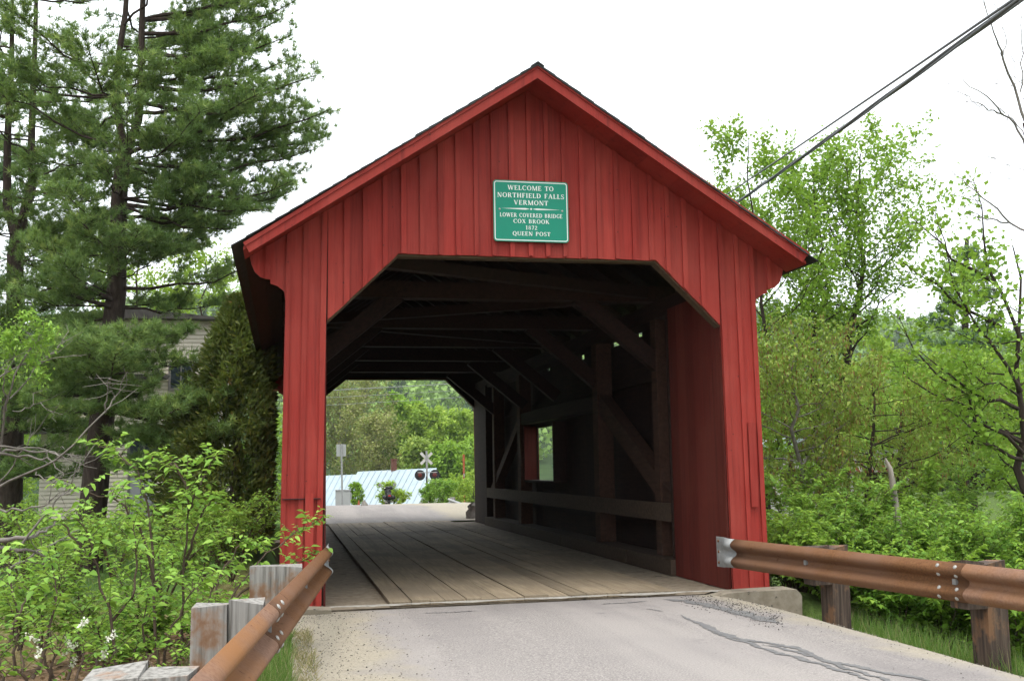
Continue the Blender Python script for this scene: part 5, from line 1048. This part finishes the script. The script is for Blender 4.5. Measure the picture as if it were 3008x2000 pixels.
# pale dead trunk among the shrubs
DT = tag(empty('dead_tree', tuple(P(2690, 1900, 12.5))), 'pale broken dead trunk standing among the right shrubs', 'dead tree')
wd = Wood(); q = np.array([P(a, b, 12.5) for a, b in ((2715, 1960), (2680, 1830), (2650, 1640), (2632, 1500), (2622, 1420), (2614, 1375), (2600, 1345))]); wd.add(q, np.array([0.075, 0.062, 0.05, 0.042, 0.036, 0.03, 0.010]), 9); wd.build('trunk', 'dead_bark', DT)
# shrub belt
G3 = 'leafy shrubs behind the right guard rail'
r = np.random.default_rng(330)
spots = [(2345, 1500, 12.2, 'shrub hugging the outer corner of the right leg'), (2330, 1650, 12.2, 'low shrub behind the concrete kerb'), (2430, 1420, 12.8, 'tall shrub arching over the first dark post'), (2460, 1620, 11.4, 'dense shrub directly behind the first dark post'), (2560, 1500, 12.6, 'shrub left of the pale dead trunk'), (2700, 1450, 12.8, 'shrub right of the pale dead trunk'), (2740, 1620, 11.2, 'dense shrub between the two dark posts'), (2840, 1500, 12.0, 'shrub above the second dark post'), (2960, 1430, 12.4, 'tall shrub near the right picture edge'), (2990, 1600, 10.6, 'shrub behind the rail at the right edge'), (2625, 1620, 11.2, 'low leafy shrub under the middle of the right rail'), (2380, 1330, 14.5, 'tall shrub in front of the white trailer'), (2660, 1350, 15.0, 'far shrub below the wide birch'), (2880, 1330, 15.5, 'far shrub below the maple limbs'), (3060, 1500, 11.5, 'shrub partly outside the right edge')]
for k, (px, py, t, lab) in enumerate(spots):
    tp = P(px, py, t); g = float(gz(tp[0], tp[1])); b = np.array([tp[0], tp[1], g-0.05]); h = max(0.6, tp[2]-g); ss = []
    for j in range(13):
        a = j*2.4+r.random(); rr = (0.25+0.75*r.random())*(0.35+0.30*h); hh = h*(0.55+0.45*r.random())
        ss.append([b+np.array([math.cos(a)*0.15*rr, math.sin(a)*0.15*rr, 0]), b+np.array([math.cos(a)*rr*0.5, math.sin(a)*rr*0.5, hh*0.55]), b+np.array([math.cos(a)*rr, math.sin(a)*rr, hh])])
    leafy_shrub(lab, ss, 331+k, 'under' if k % 3 else 'maple', 0.085, 0.5, twig=0.48, tw_n=13, per=15, kind='d', group=G3, flower=5 if k == 9 else 0)
# white trailer and striped awning behind the shrubs
ty = float(P(2400, 1400, 33)[1]); a = PY(2180, 1300, ty); b = PY(2480, 1500, ty)
TR = tag(empty('mobile_home', (float(a[0]), ty, -3.0)), 'white trailer home glimpsed through the shrubs beside the bridge', 'trailer')
MB().box((a[0], ty, -2.6), (b[0], ty+8, float(PY(2300, 1318, ty)[2]))).build('wall', 'white_paint', TR)
zr_ = float(PY(2300, 1318, ty)[2]); MB().prism([(a[0]-0.3, zr_), (b[0]+0.3, zr_), ((a[0]+b[0])/2, zr_+0.35)], ty-0.2, ty+8.2).build('roof', 'metal_roof', TR)
for px in (2235, 2330, 2420):
    x = float(PY(px, 1400, ty)[0]); f = MB().box((x-0.35, ty-0.03, zr_-1.5), (x+0.35, ty-0.002, zr_-0.6)).build('window', 'trim_grey', TR); MB().box((x-0.29, ty-0.04, zr_-1.44), (x+0.29, ty-0.031, zr_-0.66)).build('pane', 'glass', f)
AW = tag(empty('striped_awning', tuple(P(2580, 1450, 31))), 'red and white striped awning showing above the right shrubs', 'awning')
ay = float(P(2580, 1350, 31)[1]); xa = float(PY(2470, 1360, ay)[0]); xb = float(PY(2640, 1360, ay)[0]); za = float(PY(2560, 1335, ay)[2]); zb_ = float(PY(2560, 1385, ay)[2]); n = 17
for i in range(n):
    x0 = xa+(xb-xa)*i/n; x1 = xa+(xb-xa)*(i+1)/n; MB().add([(x0, ay, za), (x1, ay, za), (x1, ay-0.5, zb_), (x0, ay-0.5, zb_), (x0, ay, za-0.02), (x1, ay, za-0.02), (x1, ay-0.5, zb_-0.02), (x0, ay-0.5, zb_-0.02)], [(0, 3, 2, 1), (4, 5, 6, 7), (3, 7, 6, 2), (0, 1, 5, 4), (0, 4, 7, 3), (1, 2, 6, 5)]).build('stripe', 'white_paint' if i % 2 else 'stripe_red', AW)
MB().box((xa-0.05, ay-0.02, za+0.003), (xb+0.05, ay+0.1, za+0.14)).build('head_rail', 'white_paint', AW)
for x in (xa+0.05, xb-0.05): MB().box((x-0.03, ay-0.50, -3.2), (x+0.03, ay-0.44, zb_-0.025)).build('pole', 'white_paint', AW)

# ------------------------------------------------------------------ beyond the bridge
FH = tag(empty('farm_house', tuple(P(1150, 1500, 95))), 'low house with pale standing-seam metal roof beyond the road', 'house')
def slope_roof(pxl, pyl, pxr, pyr, eyl, exl, exr, t, name, seams):
    """one roof slope facing the viewer, with raised seams"""
    A = P(pxl, pyl, t); B = P(pxr, pyr, t-1.5); D = P(exl, eyl, t-4); Cc = P(exr, eyl-6, t-5.5); nrm = unit(np.cross(B-A, D-A)); nrm = nrm if nrm[2] > 0 else -nrm
    th = nrm*0.12; V = [A, B, Cc, D, A-th, B-th, Cc-th, D-th]
    o = mesh(name, V, [(0, 3, 2, 1), (4, 5, 6, 7), (0, 1, 5, 4), (1, 2, 6, 5), (2, 3, 7, 6), (3, 0, 4, 7)], 'metal_roof', FH)
    for i in range(1, seams):
        f = i/seams; MB().beam(A*(1-f)+B*f+nrm*0.02, D*(1-f)+Cc*f+nrm*0.02, 0.05, 0.07, tuple(nrm)).build('seam', 'roof_seam', o)
    return A, B, Cc, D
A, B, Cc, D = slope_roof(1051, 1385, 1283, 1374, 1500, 985, 1222, 95, 'roof', 13)
A2, B2, C2, D2 = slope_roof(900, 1399, 1052, 1393, 1500, 850, 1000, 96.5, 'roof', 9)
back = np.array([1.0, 5.0, -2.6])
mesh('rear_roof', [A, B, B+back, A+back], [(0, 1, 2, 3)], 'metal_roof', FH); mesh('rear_roof', [A2, B2, B2+back, A2+back], [(0, 1, 2, 3)], 'metal_roof', FH)
gw = MB(); gw.add([B, Cc, Cc+[0, 0, -3], B+back+[0, 0, -3], B+back], [(0, 1, 2, 3, 4)]); gw.add([D+[0, 0.2, 0], Cc+[0, 0.2, 0], Cc+[0, 0.2, -3], D+[0, 0.2, -3]], [(0, 1, 2, 3)]); gw.add([D2+[0, 0.2, 0], C2+[0, 0.2, 0], C2+[0, 0.2, -3], D2+[0, 0.2, -3]], [(0, 1, 2, 3)]); gw.build('wall', 'white_paint', FH)
c = P(1157, 1384, 94.4); MB().box((c[0]-0.24, c[1]-0.24, c[2]-0.5), (c[0]+0.24, c[1]+0.24, c[2]+0.98)).build('chimney', 'brick', FH); MB().box((c[0]-0.29, c[1]-0.29, c[2]+0.982), (c[0]+0.29, c[1]+0.29, c[2]+1.10)).build('chimney_cap', 'brick', FH)
# railway crossing signal
b = P(1256, 1490, 80); CS = tag(empty('crossing_signal', tuple(b)), 'railway crossing signal with white crossbuck and two round lamps', 'signal')
zt_ = float(P(1248, 1324, 80)[2]); bx, by = float(b[0]), float(b[1]); b0 = float(gz(bx, by))-0.2
MB().tube([(bx, by, b0), (bx-0.05, by, zt_)], 0.075, 10).build('mast', 'galv', CS)
zc = float(P(1250, 1346, 80)[2])
for s in (-1, 1): MB().beam((bx-0.05-0.43*s, by+0.11, zc-0.42), (bx-0.05+0.43*s, by+0.11+0.02*s, zc+0.42), 0.03, 0.2, (-s, 0, 1)).build('crossbuck_blade', 'white_paint', CS)
zl = float(P(1250, 1395, 80)[2]); MB().tube([(bx-0.75, by, zl+0.2), (bx+0.75, by, zl+0.2)], 0.035, 8).build('lamp_arm', 'galv', CS)
for s in (-1, 1):
    h = MB().lathe((bx+s*0.56, by, zl), (0, -1, 0), [(0, 0.40), (0.02, 0.40), (0.022, 0.16)], 20).build('lamp_hood', 'black', CS); MB().lathe((bx+s*0.56, by-0.024, zl), (0, -1, 0), [(0, 0.17), (0.02, 0.14), (0.04, 0.05)], 16).build('lens', 'lamp_red', h)
MB().box((bx-0.12, by-0.12, zl-1.0), (bx-0.06, by-0.06, zl-0.1)).build('bell_bracket', 'black', CS)
# sign seen from behind
b = P(1006, 1490, 52); SB_ = tag(empty('road_sign', tuple(b)), 'grey back of a rectangular road sign on a pole', 'sign'); sx = float(b[0])
MB().tube([(sx, b[1], float(gz(b[0], b[1]))-0.2), (sx-0.06, b[1], float(P(1002, 1303, 52)[2]))], 0.045, 8).build('pole', 'galv', SB_)
z0 = float(P(1002, 1340, 52)[2]); z1 = float(P(1002, 1304, 52)[2]); MB().prism(rrect(sx-0.30, sx+0.17, z0, z1, 0.04), b[1]+0.05, b[1]+0.06).build('panel', 'box_grey', SB_)
# utility cabinet
b = P(1010, 1486, 54); UB = tag(empty('utility_cabinet', tuple(b)), 'grey metal utility cabinet standing by the sign pole', 'cabinet'); gzb = float(gz(b[0], b[1]))-0.1
zt2 = float(P(1010, 1441, 54)[2]); MB().box((b[0]-0.40, b[1], gzb), (b[0]+0.33, b[1]+0.55, zt2)).build('body', 'box_grey', UB); MB().box((b[0]-0.43, b[1]-0.03, zt2+0.002), (b[0]+0.36, b[1]+0.58, zt2+0.05)).build('lid', 'galv', UB)
MB().box((b[0]+0.335, b[1]+0.1, zt2-0.45), (b[0]+0.40, b[1]+0.3, zt2-0.1)).build('meter', 'galv', UB)
# parked motorcycle seen from behind
b = P(1142, 1492, 60); mg = float(gz(b[0], b[1])); mg = max(mg, float(P(1142, 1500, 60)[2])); MC = tag(empty('motorcycle', (float(b[0]), float(b[1]), mg)), 'black motorcycle seen from behind beyond the road', 'motorcycle')
X, Y, Z = float(b[0]), float(b[1]), mg
def wheel(y):
    tr = MB(); V, F = tube_np(np.array([[X, Y+y+0.30*math.cos(a), Z+0.31+0.30*math.sin(a)] for a in np.linspace(0, 2*math.pi, 25)]), np.full(25, 0.075), 8); tr.add(V, F); o = tr.build('wheel', 'black', MC, True)
    MB().lathe((X-0.05, Y+y, Z+0.31), (1, 0, 0), [(0, 0.2), (0.1, 0.2)], 16).build('rim', 'chrome', o)
wheel(0); wheel(1.45)
MB().tube([(X, Y-0.42, Z+0.45), (X, Y-0.2, Z+0.68), (X, Y+0.1, Z+0.70), (X, Y+0.3, Z+0.62)], 0.13, 10).build('rear_fender', 'black', MC, True)
MB().tube([(X, Y+0.05, Z+0.78), (X, Y+0.35, Z+0.74), (X, Y+0.65, Z+0.80)], [0.17, 0.19, 0.12], 10).build('seat', 'black', MC, True); MB().tube([(X, Y+0.65, Z+0.82), (X, Y+0.9, Z+0.90), (X, Y+1.15, Z+0.84)], [0.1, 0.17, 0.08], 10).build('tank', 'black', MC, True)
MB().box((X-0.07, Y-0.47, Z+0.52), (X+0.07, Y-0.42, Z+0.64)).build('tail_lamp', 'tail_red', MC); MB().tube([(X-0.38, Y+0.95, Z+1.08), (X-0.15, Y+1.15, Z+1.0), (X+0.15, Y+1.15, Z+1.0), (X+0.38, Y+0.95, Z+1.08)], 0.018, 6).build('handlebar', 'chrome', MC)
MB().tube([(X-0.15, Y-0.05, Z+0.95), (X-0.15, Y-0.08, Z+1.05), (X+0.15, Y-0.08, Z+1.05), (X+0.15, Y-0.05, Z+0.95)], 0.09, 8).build('backrest', 'black', MC, True)
for s in (-1, 1):
    MB().lathe((X+s*0.42, Y+0.95, Z+1.2), (0, -1, 0), [(0, 0.03), (0.02, 0.09), (0.04, 0.09)], 12).build('mirror', 'chrome', MC); MB().tube([(X+s*0.22, Y-0.35, Z+0.5), (X+s*0.22, Y+0.25, Z+0.5)], 0.13, 8).build('saddlebag', 'black', MC, True); MB().tube([(X+s*0.17, Y-0.4, Z+0.26), (X+s*0.17, Y+0.8, Z+0.28)], 0.05, 8).build('exhaust', 'chrome', MC)
b = P(1363, 1420, 90); RP = tag(empty('red_post', tuple(b)), 'rusty red utility post among the trees past the crossing signal', 'post')
zt3 = float(P(1362, 1334, 90)[2]); MB().tube([(b[0], b[1], -4.2), (b[0], b[1], zt3)], 0.09, 8).build('pole', 'orange', RP); MB().box((b[0]-0.16, b[1]-0.06, zt3-0.5), (b[0]+0.12, b[1]+0.06, zt3-0.42)).build('bracket', 'orange', RP); MB().box((b[0]-0.05, b[1]-0.13, zt3-1.9), (b[0]+0.05, b[1]-0.09, zt3-1.6)).build('plate', 'galv', RP)
b = P(1320, 1490, 48); GR = tag(empty('guard_rail', tuple(b)), 'short grey guard rail end on the far right of the road beyond', 'guard rail'); q = P(1362, 1486, 44); g1 = float(P(1320, 1472, 48)[2])
V, F = wbeam([np.array([b[0], b[1], g1]), np.array([q[0], q[1], float(P(1362, 1488, 44)[2])])], (-1, -0.1), 0); mesh('rail_section', V, F, 'galv', GR)
MB().box((b[0]+0.05, b[1]-0.1, g1-1.0), (b[0]+0.25, b[1]+0.1, g1+0.18)).build('post', 'post_wood', GR)
for k, (px, py) in enumerate(((1068, 1478), (1390, 1500))):
    b = P(px, py+(8 if k == 0 else 0), 40 if k == 0 else 27); r = np.random.default_rng(400+k); mb = MB(); V, F = tube_np(np.array([b+[0, 0, z] for z in (-0.35, -0.25, -0.05, 0.12, 0.2)]), np.array([0.24, 0.30, 0.28, 0.18, 0.03])*(0.5 if k == 0 else 0.6), 9); V = V+r.normal(size=V.shape)*0.03; mb.add(V, F)
    tag(mb.build('rock', 'rock'), 'small grey boulder at the roadside by the cabinet' if k == 0 else 'pale boulder by the far right leg of the bridge', 'rock')
b = P(1054, 1478, 50); MC2 = MB().lathe((b[0], b[1], float(gz(b[0], b[1]))-0.1), (0, 0, 1), [(0, 0.10), (0.04, 0.08), (0.30, 0.03), (0.36, 0.02)], 10); tag(MC2.build('traffic_cone', 'orange'), 'small orange marker cone in the shrubs by the cabinet', 'cone')
# shrubs before the house and trees behind it
G4 = 'shrubs in front of the metal-roofed house'
for k, (px, py, t, rad, mt, lab) in enumerate([(1045, 1422, 66, 0.45, 'maple', 'narrow green shrub just right of the utility cabinet'), (1137, 1425, 66, 0.7, 'lime', 'bright yellow green shrub behind the motorcycle'), (1170, 1450, 66, 0.6, 'lime', 'lower lime shrub right of the motorcycle'), (1262, 1432, 66, 0.7, 'under', 'dark leafy shrub below the roof edge'), (1300, 1420, 62, 0.9, 'under', 'grey green shrub at the crossing mast'), (1345, 1412, 64, 1.1, 'lime', 'bushy lime shrub right of the crossing mast'), (1390, 1400, 66, 1.2, 'lime', 'lime bush next to the far right leg')]):
    tp = P(px, py, t); broadleaf(lab, (tp[0], tp[1], float(gz(tp[0], tp[1]))-0.3), tp, 0.03, rad, 0.1, 16, 6, 10, 0.14, mt, 410+k, up=0.8, cat='shrub', name='shrub', group=G4, sig=0.1)
G5 = 'trees behind the metal-roofed house'
for k, (px, py, t, rad, mt, lab, cbv, nlv) in enumerate([(1000, 1120, 118, 4.2, 'brownhaze', 'tall budding brownish tree left of the house', 0.1, 9), (1070, 1110, 122, 4.0, 'brownhaze', 'tallest budding tree with pale stems behind the chimney side', 0.1, 9), (1110, 1230, 112, 3.0, 'brownhaze', 'smaller budding tree above the lower roof', 0.1, 10), (1170, 1165, 125, 3.2, 'maple', 'tall rich green tree in the middle of the far view', 0.08, 20), (1255, 1215, 122, 4.2, 'lime', 'broad lime green tree right of the rich green one', 0.08, 20), (1345, 1225, 120, 4.2, 'lime', 'round lime tree next to the far opening edge', 0.08, 20), (1240, 1310, 106, 2.6, 'olive', 'yellowish tree just behind the chimney', 0.08, 18), (1320, 1320, 104, 2.8, 'maple', 'green tree behind the crossing signal', 0.08, 18), (1410, 1300, 108, 3.2, 'maple', 'green tree hidden partly by the far right leg', 0.08, 18), (930, 1180, 120, 4.0, 'brownhaze', 'budding tree hidden partly by the near left leg', 0.1, 9)]):
    tp = P(px, py, t); broadleaf(lab, (tp[0], tp[1], -4.2), tp, 0.16, rad, cbv, 34, 9, nlv, 0.42 if mt != 'brownhaze' else 0.30, mt, 430+k, up=0.7 if mt != 'brownhaze' else 1.2, group=G5, sig=0.35, bark='bark' if mt != 'brownhaze' else 'grey_twig')
r = np.random.default_rng(450)
for k in range(9):
    px = 2230+k*105; t = 60+14*r.random(); tp = P(px, 1130+60*r.random(), t)
    broadleaf(('bushy', 'rounded', 'feathery', 'spreading', 'slender', 'low', 'leafy', 'pale', 'dense')[k]+' green tree in the far belt below the right hill, %s from the bridge' % ('first', 'second', 'third', 'fourth', 'fifth', 'sixth', 'seventh', 'eighth', 'ninth')[k], (tp[0], tp[1], -4.2), tp, 0.14, 3.4, 0.08, 26, 8, 13, 0.34, ('maple', 'lime', 'olive')[k % 3], 451+k, up=0.7, group='far tree belt on the right', sig=0.3)
for k, (px, py, t, lab) in enumerate([(800, 1230, 75, 'far tree seen between the cedar and the left leg'), (560, 1150, 85, 'far tree hidden behind the cedars'), (330, 1150, 80, 'far tree behind the cream house'), (60, 1080, 75, 'far tree behind the twin pine')]):
    tp = P(px, py, t); broadleaf(lab, (tp[0], tp[1], -4.0), tp, 0.14, 3.4, 0.08, 26, 8, 12, 0.34, ('maple', 'lime')[k % 2], 470+k, up=0.7, group='far trees on the left', sig=0.3)
# wooded hillside as one mass
r = np.random.default_rng(500); CN = 1150; cx_ = -75+r.random(CN)*430; cy_ = 190+340*r.random(CN)**0.8; kon = (r.random(CN) < 0.36)
cxx = cx_+0; per = 150; cz0 = hz(cxx, cy_); R_ = np.where(kon, 2.6+1.3*r.random(CN), 4.2+2.4*r.random(CN)); Hh = np.where(kon, 10+4*r.random(CN), 8.5+4*r.random(CN))
u = r.random((CN, per)); az = r.random((CN, per))*2*math.pi; ph = np.where(kon[:, None], 1-u, np.sqrt(np.clip(1-(2*u-1)**2, 0, 1))); jit = 0.75+0.35*r.random((CN, per))
pos = np.stack([cxx[:, None]+np.cos(az)*R_[:, None]*ph*jit, cy_[:, None]+np.sin(az)*R_[:, None]*ph*jit, cz0[:, None]+1.0+u*Hh[:, None]], -1).reshape(-1, 3)
out = unit(np.stack([np.cos(az)*ph, np.sin(az)*ph, (u-0.4)*1.4], -1).reshape(-1, 3)); N = len(pos); nrm = unit(out+0.45*r.normal(size=(N, 3))); d = unit(np.cross(nrm, r.normal(size=(N, 3)))); L = 0.9+0.9*r.random(N)
V, F, idx = leaves(r, pos, d, nrm, L, L*0.85, 'd', 0.1); tc = np.where(kon, 0.02+0.26*r.random(CN), 0.40+0.60*r.random(CN)); tv = np.clip(np.repeat(tc, per)+0.05*r.normal(size=N), 0, 1)
tag(npmesh('hillside_forest', V, F, 'forest', None, tint=tv[idx]), 'mixed woods covering the far hillside', 'forest', kind='stuff')

# ------------------------------------------------------------------ overhead cables
def sag_line(a, b, s, n=24):
    t = np.linspace(0, 1, n)[:, None]; p = np.array(a)*(1-t)+np.array(b)*t; p[:, 2] -= s*np.sin(t[:, 0]*math.pi); return p
A_ = P(3140, -105, 5.9); _b = P(2158, 590, 16.2); B_ = _b+(_b-A_)*0.7
CB = tag(empty('overhead_cable', tuple(A_)), 'thick twisted black cable bundle running over the right side of the roof', 'cable')
q = sag_line(A_, B_, 0.05, 40)
for k in range(3):
    a = np.linspace(0, 22, 40)+k*2.1; o = np.stack([np.cos(a)*0.010, 0*a, np.sin(a)*0.013], 1); V, F = tube_np(q+o, np.full(40, 0.0098), 6); npmesh('strand', V, [F], 'cable', CB, smooth=True)
_a = P(3140, -112, 5.9); _b = P(2132, 570, 16.2)
V, F = tube_np(sag_line(_a, _b+(_b-_a)*0.7, 0.02), np.full(24, 0.010), 6); tag(npmesh('overhead_cable', V, [F], 'cable', smooth=True), 'thin single cable just above the thick bundle', 'cable')
for k, (ya, yb, t, lab) in enumerate(((1150, 1118, 62, 'pale wire crossing the top of the far opening'), (1172, 1138, 64, 'second faint wire below the pale one'), (1195, 1158, 66, 'third faint wire above the budding trees'))):
    V, F = tube_np(sag_line(P(500, ya+18, t-8), P(1800, yb-22, t+8), 0.1), np.full(24, 0.022 if k == 0 else 0.012), 5); tag(npmesh('overhead_wire', V, [F], 'wire', smooth=True), lab, 'wire')
V, F = tube_np(sag_line(P(-300, 890, 45), P(800, 878, 45), 0.1), np.full(24, 0.014), 5); tag(npmesh('overhead_wire', V, [F], 'cable', smooth=True), 'dark wire seen between the pines above the house roof', 'wire')

# ------------------------------------------------------------------ the damp air
hzb = MB().box((-5200, -5200, -9), (5200, 5200, 130)).build('haze', None)
tag(hzb, 'thin pale haze over the valley', 'haze', kind='stuff')
hm = bpy.data.materials.new('haze'); hm.use_nodes = True; hn = hm.node_tree; hn.nodes.clear()
ho = hn.nodes.new('ShaderNodeOutputMaterial'); hv = hn.nodes.new('ShaderNodeVolumePrincipled'); hv.inputs['Color'].default_value = (0.90, 0.95, 1.0, 1); hv.inputs['Density'].default_value = 0.00019
hn.links.new(hv.outputs[0], ho.inputs['Volume']); hzb.data.materials.append(hm)
